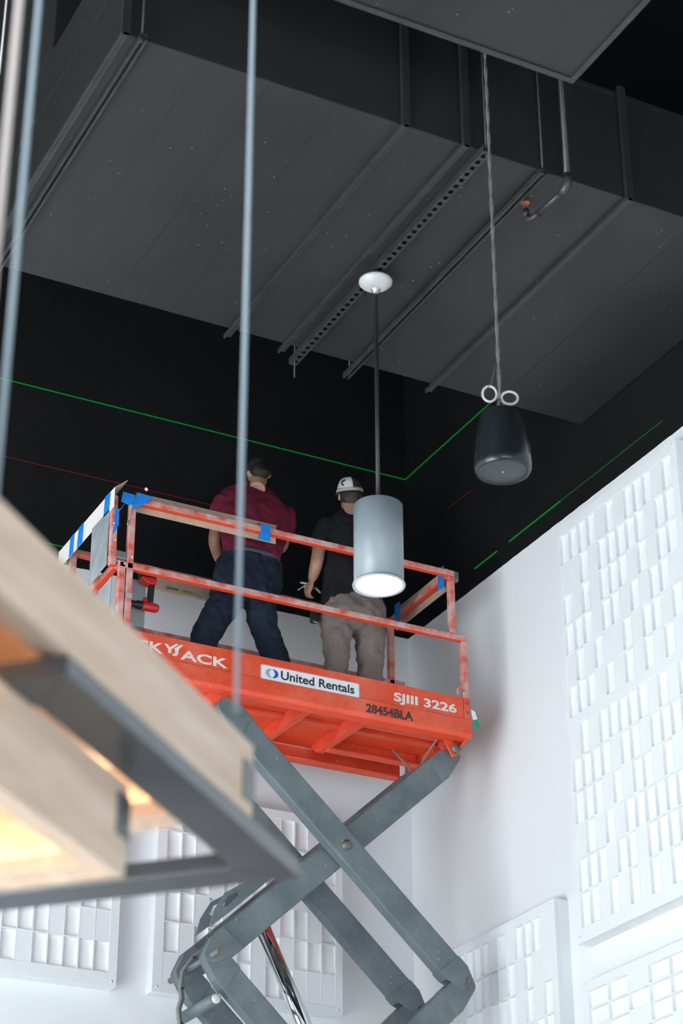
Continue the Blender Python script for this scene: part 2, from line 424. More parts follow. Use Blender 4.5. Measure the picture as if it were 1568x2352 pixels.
# patterns read far to near on the right wall; column 0 here is the nearest (small y), so reverse
big = ['RRRRFRFRRRFR','FFRFRRRRRFRR','RFRFRRRFRFRR','RRRFRRFRFRRF','FRFRFFRFRRFR','RRRFRFRFRFRF',
       'FRFRRRRRFRFR','RRRRFRRFRRRR','RRRFRFRRFRFR','FRFRFRRRRRRF','RRRFRRFRRRRF','RRFRFRFRFRFR']
panel('tall white acoustic panel of twelve tile rows on the upper right wall', 'x', 9.25, 10.69, 5.345, 8.285, 12, 12,
      [s[::-1] for s in big], (9.316, 10.635), 8.203, 5.437, (6.858, 6.788))
ll = ['FRRRFRFRRRRF','FFRFRRRRRRFR','RFRFRRRFRRFF','RRFRFRRFRRFR','FRRFRRFRFRRR','RRFRFFRRRFRR']
panel('white acoustic panel low on the right wall nearest the corner', 'x', 10.935, 12.38, 4.28, 5.718, 12, 6, ll, (11.005, 12.31), 5.652, 4.345)
lrp = [s[::-1] for s in ['RRFRRR','RRRRRF','FRFRRR','RFRRFR','RRFRRR','FRRRFR','RRFRRR','RFRRRF','FRRFRR','RRRRFR','RFRFRR','RRFRRR']]
panel('white acoustic panel with wide tiles at the bottom right of the right wall', 'x', 9.25, 10.682, 3.65, 5.093, 6, 12, lrp, (9.25+.06, 10.605), 5.03, 3.71)
br = ['RRRFRFRFRRFR','RRFRRFRRFRRR','FRRFRFRRRFRF','RRFRFRRFRRFR','RFRRFRFRFRRR','FFRFRRFRRFFF']
panel('white acoustic panel on the back wall behind the grey scissor arms', 'y', 5.16, 6.607, 5.34, 6.778, 12, 6, br, (5.234, 6.548), 6.712, 5.404)
bl = ['RRFRRFRRFRRF','RFRRFRRFRRFR','FRRFRRRFRRFF','RRFRFRRRRFRR','FRRRFRRRFRFF','RFRFFRFRRRRR']
panel('white acoustic panel on the back wall below the hanging wooden light', 'y', 3.46, 4.905, 5.335, 6.773, 12, 6, bl, (3.53, 4.84), 6.70, 5.43)

# ------------------------------------------------------------------ ducts and their hangers
ZD = 9.038
def sub(o, label): o['label'] = label; return o
d = thing('air_duct', (5, 9.26, ZD), 'wide black rectangular air duct spanning below the ceiling to the right wall', 'duct')
MB().box(2.83, XW-.002, 8.095, 10.44, ZD, 9.825).build('duct_body', M['duct'], d, .006)
MB().box(2.83, 3.9, 9.28, 10.44, 9.825, 11.2).build('riser', M['duct'], d, .006)
for x in (3.32, 3.72, 4.12, 6.55, 6.9):
    MB().box(x-.003, x+.003, 8.1, 10.43, ZD-.003, ZD+.002).build('seam', M['duct'], d)
MB().box(2.826, 2.831, 8.1, 10.43, 9.45, 9.456).build('seam', M['duct'], d)
MB().box(2.84, XW-.002, 8.088, 8.096, 9.800, 9.832).build('top_flange', M['duct'], d)

def strap(x, label, y1=10.52, up=9.82, wdt=.05):
    t = MB().box(x-wdt/2, x+wdt/2, 8.06, y1, ZD-.012, ZD-.002).build('duct_strap', M['strap'], d, .002); t['label'] = label
    MB().box(x-wdt/2, x-wdt/2+.012, 8.06, y1, ZD-.032, ZD-.012).build('stiffening_lip', M['strap'], t, .002)
    for i in range(6):
        y = 8.3+i*.36
        MB().box(x-wdt/2+.011, x-wdt/2+.018, y, y+.17, ZD-.020, ZD-.0115).build('slit_lip', M['rod'], t)
    MB().box(x-wdt/2, x+wdt/2, 8.06, 8.088, ZD-.012, up+.05).build('upright', M['strap'], t, .003)
strap(4.545, 'black flat strap under the duct, second from the left, left of the slotted channel')
strap(4.938, 'black flat strap under the duct running close beside the slotted channel')
strap(6.055, 'black flat strap under the duct nearest the right wall, behind the hanging speaker')
strap(2.852, 'black flat strap along the left edge of the duct', up=10.6)

# slotted channel that carries the pendant lamp
t = thing('slotted_channel', (5.05, 9.3, 8.98), 'black slotted steel channel under the duct carrying the white lamp', 'channel')
x, zb_ = 5.045, 8.975
MB().box(x-.024, x-.0145, 8.02, 10.56, zb_, zb_+.004).build('edge_strip', M['strap'], t)
MB().box(x+.0135, x+.024, 8.02, 10.56, zb_, zb_+.004).build('edge_strip', M['strap'], t)
n = 40
bme = MB().box(-.0145, .0135, -.0145, .0145, 0, .004).mesh('slot_bridge', Vector()); bme.materials.append(M['strap'])
for i in range(n+1):
    finish(bpy.data.objects.new('slot_bridge', bme), t, Vector((x, 8.03+i*(2.52/n), zb_)))
MB().box(x-.024, x+.024, 8.02, 10.56, zb_+.028, zb_+.03).build('backing_plate', M['dark'], t)  # dark strip added to put deep shade behind the slots
MB().box(x-.028, x-.024, 8.02, 10.56, zb_, zb_+.045).build('flange', M['strap'], t)
MB().box(x+.024, x+.028, 8.02, 10.56, zb_, zb_+.03).build('flange', M['strap'], t)
MB().tube([(x+.01, 8.05, 8.96), (x+.01, 8.05, ZC)], .006, 8).build('hanger_rod', M['rod'], t)
MB().tube([(x, 10.53, 8.86), (x, 10.53, ZC)], .006, 8).build('hanger_rod', M['rod'], t)

def openchannel(x, y0, y1, z, label, rods):
    t = thing('strut_channel', (x, (y0+y1)/2, z), label, 'channel', 'open strut channels under the duct')
    MB().box(x-.022, x-.018, y0, y1, z, z+.042).build('side_wall', M['strap'], t)
    MB().box(x+.018, x+.022, y0, y1, z, z+.042).build('side_wall', M['strap'], t)
    MB().box(x-.022, x+.022, y0, y1, z+.038, z+.042).build('backing_plate', M['rod'], t)
    MB().box(x-.018, x-.009, y0, y1, z, z+.004).build('lip', M['strap'], t)
    MB().box(x+.009, x+.018, y0, y1, z, z+.004).build('lip', M['strap'], t)
    for y in rods: MB().tube([(x, y, z+.004), (x, y, ZC)], .0075, 8).build('hanger_rod', M['rod'], t)
openchannel(5.452, 8.06, 10.58, 8.99, 'black open strut channel under the duct right of the white lamp', (8.075, 10.52))
openchannel(2.945, 8.04, 10.5, 8.99, 'black open strut channel along the left end of the duct', (8.07, 10.48))

d2 = thing('air_duct', (4.2, 6.9, ZD), 'black duct end at the top right, nearer than the wide duct', 'duct')
MB().box(1.6, 5.185, 5.9, 7.345, ZD+.012, 9.75).build('duct_body', M['duct'], d2, .004)
MB().box(1.6, 5.20, 7.322, 7.36, ZD, ZD+.018).build('edge_flange', M['strap'], d2, .002)
MB().box(5.165, 5.20, 5.9, 7.322, ZD, ZD+.018).build('edge_flange', M['strap'], d2, .002)
for x in (2.4, 4.6):
    MB().tube([(x, 6.6, 9.75), (x, 6.6, ZC)], .008, 8).build('hanger_rod', M['rod'], d2)

# sprinkler pipe
t = thing('sprinkler_pipe', (5.57, 8.0, 8.9), 'black sprinkler pipe bending under the duct to a copper head', 'pipe')
MB().tube([(5.572, 8.0, ZC), (5.569, 8.0, 8.97)], .019, 14).build('drop_pipe', M['strap'], t)
MB().tube([(5.569,8.0,8.985),(5.569,8.0,8.94),(5.568,8.008,8.915),(5.567,8.03,8.9),(5.566,8.07,8.895)], .027, 14).build('elbow', M['strap'], t)
MB().tube([(5.566,8.05,8.897),(5.545,8.33,8.895)], .0165, 12).build('branch_pipe', M['strap'], t)
MB().tube([(5.549,8.29,8.895),(5.543,8.345,8.893),(5.530,8.37,8.90),(5.522,8.372,8.925)], .02, 12).build('elbow', M['rod'], t)
hd = atZ(1222, 490, 8.955)
MB().tube([(5.522,8.372,8.915),(5.517,8.373,8.965)], .019, 12).build('reducer', M['rod'], t)
h = MB().lathe([(.012,.0),(.010,.02),(.005,.022),(.004,.045),(0,.046)], (5.516,8.373,8.962), 14)
h.box(5.516-.016, 5.516-.011, 8.370, 8.376, 8.978, 9.010).box(5.516+.011, 5.516+.016, 8.370, 8.376, 8.978, 9.010)
h = h.build('sprinkler_head', M['brass'], t); sub(h, 'copper sprinkler head')
df = MB()
for i in range(10):
    a = i*math.pi/5; df.bar((5.516,8.373,9.011),(5.516+.026*math.cos(a),8.373+.026*math.sin(a),9.013),.009,.003)
df.build('deflector', M['brass'], h)

# black conduit rod beside the left edge, near the ceiling
t = tag(MB().tube([(2.165, 7.96, 8.4), (2.165, 7.96, ZC)], .005, 8).build('hanger_wire', M['steel']),
        'thin steel hanger wire in the dark at the top left corner', 'wire')

# ------------------------------------------------------------------ pendant lamp
LX, LY = 5.066, 9.42
t = thing('pendant_lamp', (LX, LY, 6.84), 'grey cylinder pendant lamp, lit, hanging in front of the lift', 'lamp')
MB().box(LX-.055, LX+.055, LY-.045, LY+.05, 8.953, 8.974).build('junction_box', M['rod'], t, .004)
MB().lathe([(.0,0.0),(.03,0),(.034,-.004),(.095,.040),(.105,.052),(.105,.066),(0,.066)], (LX,LY,8.89), 48).build('ceiling_canopy', M['canopy'], t)
MB().lathe([(0,-.026),(.016,-.026),(.017,-.012),(.028,-.008),(.03,.002)], (LX,LY,8.891), 24).build('strain_relief', M['steel'], t)
MB().tube([(LX,LY,8.85),(LX,LY,7.35)], .0125, 12).build('cord', M['cord'], t)
zb_, zt_ = 6.842, 7.362
sh = MB().lathe([(.139,.004),(.1445,.004),(.1445,zt_-zb_-.004),(.140,zt_-zb_),(.02,zt_-zb_),(.0,zt_-zb_)], (LX,LY,zb_), 72)
sh = sh.build('shade', M['lampgrey'], t, 0)
MB().lathe([(.134,.03),(.134,.004),(.139,.0),(.152,-.002),(.1535,.004),(.152,.009),(.1446,.0105)], (LX,LY,zb_), 72).build('trim_ring', M['lampwhite'], t)
MB().lathe([(0,.006),(.12,.006),(.1335,.008)], (LX,LY,zb_), 72).build('diffuser', M['lampon'], t)
MB().tube([(LX,LY,zt_),(LX,LY,zt_+.02)], .02, 16).build('cord_grip', M['lampgrey'], t)

# ------------------------------------------------------------------ hanging loudspeaker
S0 = Vector((4.868, 7.721, 6.69))
t = thing('pendant_speaker', S0, 'black bell-shaped pendant loudspeaker hanging on a twisted cable', 'speaker')
H = .425
prof = [(.118,.004),(.128,.0),(.136,.004),(.1425,.02),(.1445,.05),(.1430,.085),(.137,.145),(.124,.23),(.108,.310),(.102,.332),(.092,.341),(.0,.345)]
MB().lathe(prof, S0, 64).build('housing', M['spk'], t)
MB().lathe([(0,.003),(.085,.003),(.092,.008),(.112,.010),(.119,.006)], S0, 64).build('grille', M['spkg'], t)
MB().sphere(S0+Vector((0,0,.0025)), .0045, .0045, .003, 10, 6).build('indicator', M['tie'], t)
for a in (-.55, .55):
    fl = MB(); rr = []
    for z, r_ in ((.085,.1430),(.145,.137),(.23,.124),(.315,.1065)):
        rr.append((z, r_))
    dirv = Vector((math.sin(YAW+math.pi+a*2.2), math.cos(YAW+math.pi+a*2.2), 0)); sd = Vector((-dirv.y, dirv.x, 0))
    for (z0, r0), (z1, r1) in zip(rr, rr[1:]):
        fl.obox(S0+dirv*((r0+r1)/2+.0005)+Vector((0,0,(z0+z1)/2)), sd*.010, dirv*.002, (dirv*(r1-r0)+Vector((0,0,z1-z0)))/2)
    fl.build('rigging_rail', M['spk'], t)
top = S0+Vector((0,0,.343))
def wob(a, b, n, amp, ph, turns):
    out = []
    for i in range(n+1):
        f_ = i/n; p = a.lerp(b, f_); an = ph+turns*2*math.pi*f_
        out.append(p+Vector((amp*math.cos(an), amp*math.sin(an), 0)))
    return out
tie_z = top+Vector((0,0,.09))
topc = Vector((4.868, 7.716, ZC))
MB().tube(wob(tie_z, topc, 120, .005, 0, 17), .0055, 8).build('twisted_cable', M['spkcable'], t)
MB().tube(wob(tie_z, topc, 120, .005, math.pi, 17), .0055, 8).build('twisted_cable', M['spkcable'], t)
MB().tube([tie_z, tie_z.lerp(top,.5)+Vector((-.012,0,0)), top+Vector((-.022,0,-.005))], .009, 8).build('safety_cord', M['spkcable'], t)
MB().tube([tie_z+Vector((0,0,.02)), tie_z.lerp(top,.5)+Vector((.03,0,0)), top+Vector((.03,0,-.005))], .006, 8).build('safety_cord', M['spkcable'], t)
MB().tube([tie_z+Vector((-.02,0,.20)), tie_z+Vector((-.045,0,.085)), tie_z+Vector((-.07,.0,.05))], .003, 6).build('tail_wire', M['spkcable'], t)
rgt = _R
for cx, cz, rx, rz in ((-.052, .030, .036, .046), (.050, .006, .042, .038)):
    pts = [tie_z+rgt*(cx+rx*math.cos(a*math.pi/12))+Vector((0,0,cz+rz*math.sin(a*math.pi/12))) for a in range(25)]
    MB().tube(pts, .0055, 8, False).build('coil_loop', M['tie'], t)

# ------------------------------------------------------------------ wooden chandelier in the foreground
FA = R(46); u = Vector((math.sin(FA), math.cos(FA), 0)); v = Vector((-math.cos(FA), math.sin(FA), 0))
F0 = Vector((2.405, 4.947, 0)); zv = Vector((0,0,1))
def FL(a, b, z): return F0+u*a+v*b+zv*z
def fbox(mb, a0, a1, b0, b1, z0, z1):
    return mb.obox(FL((a0+a1)/2, (b0+b1)/2, (z0+z1)/2), u*(a1-a0)/2, v*(b1-b0)/2, zv*(z1-z0)/2)
t = thing('chandelier', FL(-.9, .5, 3.35), 'large oak box chandelier with a grey steel frame in the near left', 'chandelier')
fw = .142
def mitred(p):   # bar with 45 degree ends: list of four (a,b) corners
    return MB().prism([FL(a, b, 3.4) for a, b in p], zv*.05)
A0, A1, B0, B1 = 0, -1.477, 0, 1.62
for p in ([(A0,B0),(A1,B0),(A1+fw,B0+fw),(A0-fw,B0+fw)], [(A0,B0),(A0-fw,B0+fw),(A0-fw,B1-fw),(A0,B1)],
          [(A1,B0),(A1,B1),(A1+fw,B1-fw),(A1+fw,B0+fw)], [(A0,B1),(A0-fw,B1-fw),(A1+fw,B1-fw),(A1,B1)]):
    mitred(p).build('steel_frame_bar', M['fixmetal'], t, .004)
def trough(a0, a1, b0, b1, z0, z1, th=.032):
    fbox(MB(), a0, a1, b0, b0+th, z0, z1).build('side_board', M['wood'], t, .003)
    fbox(MB(), a0, a1, b1-th, b1, z0, z1).build('side_board', M['wood'], t, .003)
    fbox(MB(), a1-th, a1, b0+th, b1-th, z0, z1).build('end_board', M['wood'], t, .003)
    fbox(MB(), a0, a0+th, b0+th, b1-th, z0, z1).build('end_board', M['wood'], t, .003)
    fbox(MB(), a0+th, a1-th, b0+th, b1-th, z1-.025, z1-.005).build('lid_board', M['wood'], t)
    # LED strips lie on small shelves along the inner edges, behind a lip
    for sg, bb in ((1, b0+th), (-1, b1-th)):
        lo, hi = sorted((bb, bb+sg*.045)); fbox(MB(), a0+th, a1-th, lo, hi, z0+.012, z0+.024).build('light_shelf', M['wood'], t)
        lo, hi = sorted((bb+sg*.039, bb+sg*.045)); fbox(MB(), a0+th, a1-th, lo, hi, z0+.024, z0+.055).build('shelf_lip', M['wood'], t)
        lo, hi = sorted((bb+sg*.008, bb+sg*.026)); fbox(MB(), a0+th+.02, a1-th-.05, lo, hi, z0+.0245, z0+.030).build('led_strip', M['led'], t)
    fbox(MB(), a1-th-.045, a1-th, b0+th+.045, b1-th-.045, z0+.012, z0+.024).build('light_shelf', M['wood'], t)
    fbox(MB(), a1-th-.045, a1-th-.039, b0+th+.045, b1-th-.045, z0+.024, z0+.055).build('shelf_lip', M['wood'], t)
    fbox(MB(), a1-th-.026, a1-th-.008, b0+th+.05, b1-th-.05, z0+.0245, z0+.030).build('led_strip', M['led'], t)
trough(-2.5, -.36, .004, .74, 3.452, 3.655)
trough(-2.4, -.82, .146, .80, 3.165, 3.398)
fbox(MB(), -.435, -.352, .0, .02, 3.487, 3.597).build('corner_plate', M['fixmetal'], t, .002)
fbox(MB(), -.885, -.812, .142, .16, 3.255, 3.365).build('corner_plate', M['fixmetal'], t, .002)
for (px, py, D, m, r_) in ((541, 1640, None, 'cable_g', .0065), (45, 0, 5.0, 'cable_w', .0085), (90, 0, 5.5, 'cable_g', .0065)):
    if D is None: p = Vector((2.004, 4.509, 3.655))
    else:
        dr = (_F+_R*((px-784)/FPX)-_U*((py-1176)/FPX)).normalized(); p = CAM+dr*D; p.z = 3.655
    MB().tube([p, Vector((p.x, p.y, ZC))], r_, 10).build('suspension_cable', M[m], t)
    MB().lathe([(.011,0),(.011,.008),(.006,.014)], p, 12).build('cable_gripper', M['steel'], t)

# ------------------------------------------------------------------ lettering helper
def lettering(name, txt, x0, x1, z0, z1, y, m, parent, bold=.0, shear=0, label=None):
    cu = bpy.data.curves.new('tmp', 'FONT'); cu.body = txt; cu.size = 1; cu.offset = bold; cu.extrude = .01; cu.shear = shear
    cu.resolution_u = 4
    ob = bpy.data.objects.new('tmp', cu); col.objects.link(ob)
    me0 = bpy.data.meshes.new_from_object(ob.evaluated_get(bpy.context.evaluated_depsgraph_get()))
    vs = [p.co.copy() for p in me0.vertices]; fs = [tuple(p.vertices) for p in me0.polygons]
    bpy.data.objects.remove(ob); bpy.data.curves.remove(cu); bpy.data.meshes.remove(me0)
    ax, bx_ = min(p.x for p in vs), max(p.x for p in vs); ay, by = min(p.y for p in vs), max(p.y for p in vs)
    mb = MB().add([(x0+(p.x-ax)/(bx_-ax)*(x1-x0), y-.0006-(.0005 if p.z > 0 else 0), z0+(p.y-ay)/(by-ay)*(z1-z0)) for p in vs], fs)
    o = mb.build(name, m, parent)
    if label: o['label'] = label
    return o

# ------------------------------------------------------------------ scissor lift
YFR, YRE = 11.5, 12.45
lift = thing('scissor_lift', (5.95, 11.97, 0), 'red platform scissor lift on grey crossed arms carrying the two workers', 'lift')
PL, PR = 4.20, 6.90
# platform
deck = MB().box(PL, PR-.02, YFR+.01, YRE-.01, 7.10, 7.125).build('deck_plate', M['deck'], lift, .002)
toe = MB().box(PL+.08, 6.842, YFR-.002, YFR+.008, 7.117, 7.277).build('toe_board', M['deck'], lift, .003)
MB().box(6.845, 6.895, YFR-.006, YFR+.008, 7.117, 7.277).build('corner_plate', M['deck'], lift, .003)
MB().box(6.885, 6.897, YFR+.008, YRE, 7.117, 7.277).build('toe_board', M['deck'], lift, .003)
MB().box(PL+.08, PR-.02, YRE-.008, YRE, 7.117, 7.277).build('toe_board', M['deck'], lift, .003)
def beam(name, poly, p0, p1):
    """extrude a (depth, z) section along x"""
    MB().prism([(p0, y, z) for y, z in poly], (p1-p0, 0, 0)).build(name, M['deck'], lift, .003)
beam('side_beam', [(YFR-.008,7.116),(YFR-.008,7.010),(YFR+.004,6.982),(YFR+.09,6.978),(YFR+.09,6.990),(YFR+.008,6.994),(YFR+.004,7.012),(YFR+.004,7.116)], PL, PR)
beam('side_beam', [(YRE+.008,7.10),(YRE+.008,6.975),(YRE-.09,6.970),(YRE-.09,6.984),(YRE-.004,6.988),(YRE-.004,7.10)], PL, PR-.05)
MB().prism([(6.90,y,z) for y, z in ((YFR+.004,7.116),(YFR+.004,6.985),(YFR+.34,6.985),(YRE-.01,7.03),(YRE-.01,7.116))], (-.012,0,0)).build('end_beam', M['deck'], lift, .002)
for x in (4.62, 5.07, 5.68, 6.11):
    MB().prism([(x-.012, YFR+.05, 7.1), (x-.012, YFR+.10, 6.992), (x-.012, YRE-.14, 7.02), (x-.012, YRE-.05, 7.1)], (.055,0,0)).build('cross_rib', M['deck'], lift, .003)
for y in (11.70, 12.22):
    MB().box(6.13, 6.86, y, y+.012, 7.005, 7.10).build('roller_track', M['deck'], lift, .002)
    MB().box(6.13, 6.86, y-.055, y, 7.005, 7.017).build('roller_track', M['deck'], lift, .002)
MB().box(4.3, 6.86, 11.93, 12.0, 7.07, 7.1).build('centre_stiffener', M['deck'], lift, .004)
MB().prism([(6.73,YFR+.10,7.0),(6.80,YFR+.10,7.0),(6.86,YFR+.10,6.90),(6.80,YFR+.10,6.86)], (0,.012,0)).build('pivot_lug', M['deck'], lift, .002)
MB().prism([(6.73,YFR+.28,7.0),(6.80,YFR+.28,7.0),(6.86,YFR+.28,6.90),(6.80,YFR+.28,6.86)], (0,.012,0)).build('pivot_lug', M['deck'], lift, .002)
MB().prism([(6.895,YFR+.01,7.0),(6.895,YFR+.30,7.0),(6.86,YFR+.30,6.90),(6.83,YFR+.10,6.90)], (-.01,0,0)).build('corner_gusset', M['deck'], lift, .002)
MB().lathe([(0,-.02),(.034,-.02),(.034,.02),(0,.02)], (6.822,YFR+.09,6.925), 20, (0,1,0)).build('roller', M['pin'], lift)
MB().lathe([(0,-.02),(.034,-.02),(.034,.02),(0,.02)], (6.822,12.16,6.925), 20, (0,1,0)).build('roller', M['pin'], lift)
for z in (7.165, 7.235):
    MB().lathe([(0,-.006),(.010,-.006),(.012,.0)], (6.868,YFR-.006,z), 12, (0,1,0)).build('bolt', M['pin'], lift)
# guard rails
T = .046
def rail(name, p, q, t_=T, m='rail'):
    return MB().bar(p, q, t_, t_, (0,0,1) if abs((Vector(q)-Vector(p)).normalized().z) < .9 else (0,1,0)).build(name, M[m], lift, .006)
yf, yr, ZT, ZM = YFR+.02, YRE-.02, 8.233, 7.735
rail('top_rail', (4.30,yf,ZT), (6.80,yf,ZT)); rail('mid_rail', (4.24,yf,ZM), (6.885,yf,ZM))
rail('rail_post', (6.778,yf,ZT-T/2), (6.778,yf,ZM+T/2)); rail('rail_post', (6.868,yf,ZM-T/2), (6.868,yf,7.02))
rail('rail_post', (4.325,yf,ZT-T/2), (4.325,yf,7.13))
rail('top_rail', (4.20,yr,ZT), (6.80,yr,ZT)); rail('mid_rail', (4.24,yr,ZM), (6.885,yr,ZM))
rail('rail_post', (6.778,yr,ZT-T/2), (6.778,yr,7.13)); rail('rail_post', (4.42,yr,ZT-T/2), (4.42,yr,7.13)); rail('rail_post', (4.245,yr,ZT-T/2), (4.245,yr,7.13))
rail('top_rail', (6.778,yf+T/2,ZT), (6.778,yr-T/2,ZT))
rail('gate_rail', (4.20,yf+T/2,ZT), (4.20,yr-T/2,ZT)); rail('gate_rail', (4.24,yf+T/2,ZM), (4.24,yr-T/2,ZM))
rail('gate_post', (4.192,yf,ZT), (4.205,yf,ZM-.02)); rail('gate_post', (4.272,yf,ZM+.02), (4.272,yf,7.13))
rail('gate_post', (4.215,11.98,ZM), (4.215,11.98,7.13))
MB().box(4.205, 4.30, YFR, YFR+.03, 7.775, 7.83).build('gate_latch', M['steel'], lift, .004)
MB().box(6.782, 6.842, YFR+.0, YFR+.05, ZT-.055, ZT+.028).build('rail_end_cap', M['pin'], lift, .014)
for p in ((4.285,ZM+.005),(4.335,7.80),(4.21,7.90),(4.195,8.02)):
    MB().sphere((p[0],YFR-.003,p[1]), .007, .006, .007, 10, 6).build('rivet', M['letter'], lift)
MB().tube([(6.80,YFR+.0,7.29),(6.79,YFR-.01,7.33),(6.82,YFR-.015,7.345),(6.85,YFR-.008,7.32)], .007, 8).build('lanyard_ring', M['rail'], lift)
MB().tube([(6.715,yr-.03,7.30),(6.715,yr-.03,7.40)], .03, 10).build('rail_hinge', M['rail'], lift)
# sheet metal panels on the gate end
MB().prism([(4.165,11.53,8.13),(4.165,11.53,7.72),(4.165,11.84,7.70),(4.165,11.84,8.13)], (.006,0,0)).build('gate_panel', M['galv'], lift)
MB().prism([(4.22,11.56,7.66),(4.22,11.56,7.2),(4.22,11.95,7.2),(4.22,11.95,7.62)], (.006,0,0)).build('gate_panel', M['galv'], lift)
MB().box(4.37, 4.53, 11.72, 11.80, 7.42, 7.76).build('control_box', M['galv'], lift, .006)
MB().box(4.302, 4.348, YFR-.006, YFR+.0445, 7.50, 7.535).build('duct_tape_wrap', M['galv'], lift)
MB().tube([(4.32,yf-.03,8.2),(4.31,yf-.035,8.12),(4.29,yf-.03,8.06)], .0025, 6).build('lanyard_wire', M['steel'], lift)
MB().sphere((4.288,yf-.03,8.045), .006, .006, .022, 8, 6).build('lanyard_pin', M['steel'], lift)
MB().tube([(4.27,yf-.02,8.21),(4.245,yf-.03,8.15),(4.225,yf-.03,8.12)], .0022, 6).build('lanyard_wire', M['steel'], lift)
# writing on the toe board
yl = YFR-.002
def flat(name, pts, m, parent, y=yl, e_=.0012):
    return MB().prism([(x, y, z) for x, z in pts], (0, -e_, 0)).build(name, m, parent)
lettering('letter_sk', 'SK', 4.415, 4.585, 7.148, 7.222, yl, M['letter'], toe, .02)
flat('letter_y', [(4.588,7.225),(4.612,7.225),(4.627,7.206),(4.672,7.240),(4.690,7.240),(4.640,7.194),(4.640,7.166),(4.618,7.166),(4.618,7.194)], M['letter'], toe)
flat('letter_j', [(4.662,7.205),(4.706,7.240),(4.722,7.240),(4.693,7.206),(4.688,7.168),(4.676,7.152),(4.650,7.152),(4.652,7.166),(4.664,7.168),(4.668,7.182)], M['letter'], toe)
lettering('letter_ack', 'ACK', 4.706, 5.045, 7.137, 7.206, yl, M['letter'], toe, .025)
dc = []
for cx, cz, a0 in ((6.010,7.207,0),(5.298,7.207,90),(5.298,7.124,180),(6.010,7.124,270)):
    dc += [(cx+.014*math.cos(R(a0+k*22.5)), cz+.014*math.sin(R(a0+k*22.5))) for k in range(5)]
dec = flat('rental_decal', dc, M['decal'], toe, yl, .001)
mx, mz = 5.654, 7.1655
rim = MB(); o1 = [(mx+(x-mx)*.992, mz+(z-mz)*.945) for x, z in dc]; o2 = [(mx+(x-mx)*.987, mz+(z-mz)*.91) for x, z in dc]
nn = len(dc)
rim.add([(x, yl-.0016, z) for x, z in o1]+[(x, yl-.0016, z) for x, z in o2], [(i, (i+1) % nn, nn+(i+1) % nn, nn+i) for i in range(nn)])
rim.build('decal_border', M['blue_ink'], dec)
def disc(cx, cz, rx, rz, n=28): return [(cx+rx*math.cos(2*math.pi*k/n), cz+rz*math.sin(2*math.pi*k/n)) for k in range(n)]
flat('logo_disc', disc(5.354,7.166,.034,.031), M['grey_ink'], dec, yl-.001, .0006)
flat('logo_disc', disc(5.380,7.166,.034,.031), M['blue_ink'], dec, yl-.0016, .0006)
ln = [(5.380-.034*math.cos(a)*1, 7.166+.031*math.sin(a)) for a in [R(-62+k*12.4) for k in range(11)]]
ln += [(5.354+.034*math.cos(a), 7.166+.031*math.sin(a)) for a in [R(62-k*12.4) for k in range(11)]]
flat('logo_lens', ln, M['decal'], dec, yl-.0022, .0005)
lettering('decal_text', 'United Rentals', 5.432, 5.985, 7.136, 7.199, yl-.0012, M['ink'], dec, .022)
lettering('model_number', 'SJIII 3226', 6.29, 6.785, 7.128, 7.214, yl, M['letter'], toe, .03)
lettering('fleet_number', '28454BLA', 6.07, 6.435, 6.995+.025, 7.066+.02, YFR-.008, M['inkfade'], lift, .04, label='dark stencilled fleet number')
# scissor stack
PXL, PXR, HZ = 5.052, 6.834, .82
def hull(pts):
    pts = sorted(set(pts)); 
    def half(ps):
        o = []
        for p in ps:
            while len(o) > 1 and (o[-1][0]-o[-2][0])*(p[1]-o[-2][1])-(o[-1][1]-o[-2][1])*(p[0]-o[-2][0]) <= 0: o.pop()
            o.append(p)
        return o[:-1]
    return half(pts)+half(pts[::-1])
def arm(zc, sgn, y0, y1, hh=.094):
    """sgn -1: falls to the right, +1: rises to the right"""
    a = Vector((PXL, 0, zc-sgn*HZ)); b = Vector((PXR, 0, zc+sgn*HZ)); dv = (b-a).normalized(); nv = Vector((-dv.z, 0, dv.x))
    if nv.z < 0: nv = -nv
    L = (b-a).length
    def pt(t_, n_): p = a+dv*t_+nv*n_; return (p.x, y0, p.z)
    o = MB().prism([pt(.13,-hh), pt(L-.13,-hh), pt(L-.13,hh), pt(.13,hh)], (0,y1-y0,0)).build('scissor_arm', M['arm'], lift, .012, 3)
    for t0, pp in ((.15, a), (L-.15, b)):
        inn = 1 if pp is a else -1
        pts = [(pt(t0+inn*.06,-hh)[0], pt(t0+inn*.06,-hh)[2]), (pt(t0,-hh)[0], pt(t0,-hh)[2]), (pt(t0-inn*.06,hh)[0], pt(t0-inn*.06,hh)[2]), (pt(t0+inn*.03,hh)[0], pt(t0+inn*.03,hh)[2])]
        pts += [(pp.x+.052*math.cos(k*math.pi/6), pp.z+.052*math.sin(k*math.pi/6)) for k in range(12)]
        if inn > 0:
            cx_ = sum(p[0] for p in hull(pts))/len(hull(pts)); cz_ = sum(p[1] for p in hull(pts))/len(hull(pts))
            MB().prism([(cx_+(x-cx_)*.93, y0+.002, cz_+(z-cz_)*.93) for x, z in hull(pts)], (0, y1-y0-.004, 0)).build('arm_end_web', M['arm'], o)
        for ya in (y0-.006, y1-.004):
            MB().prism([(x, ya, z) for x, z in hull(pts)], (0,.010,0)).build('arm_end_plate', M['arm'], o, .002)
    return o
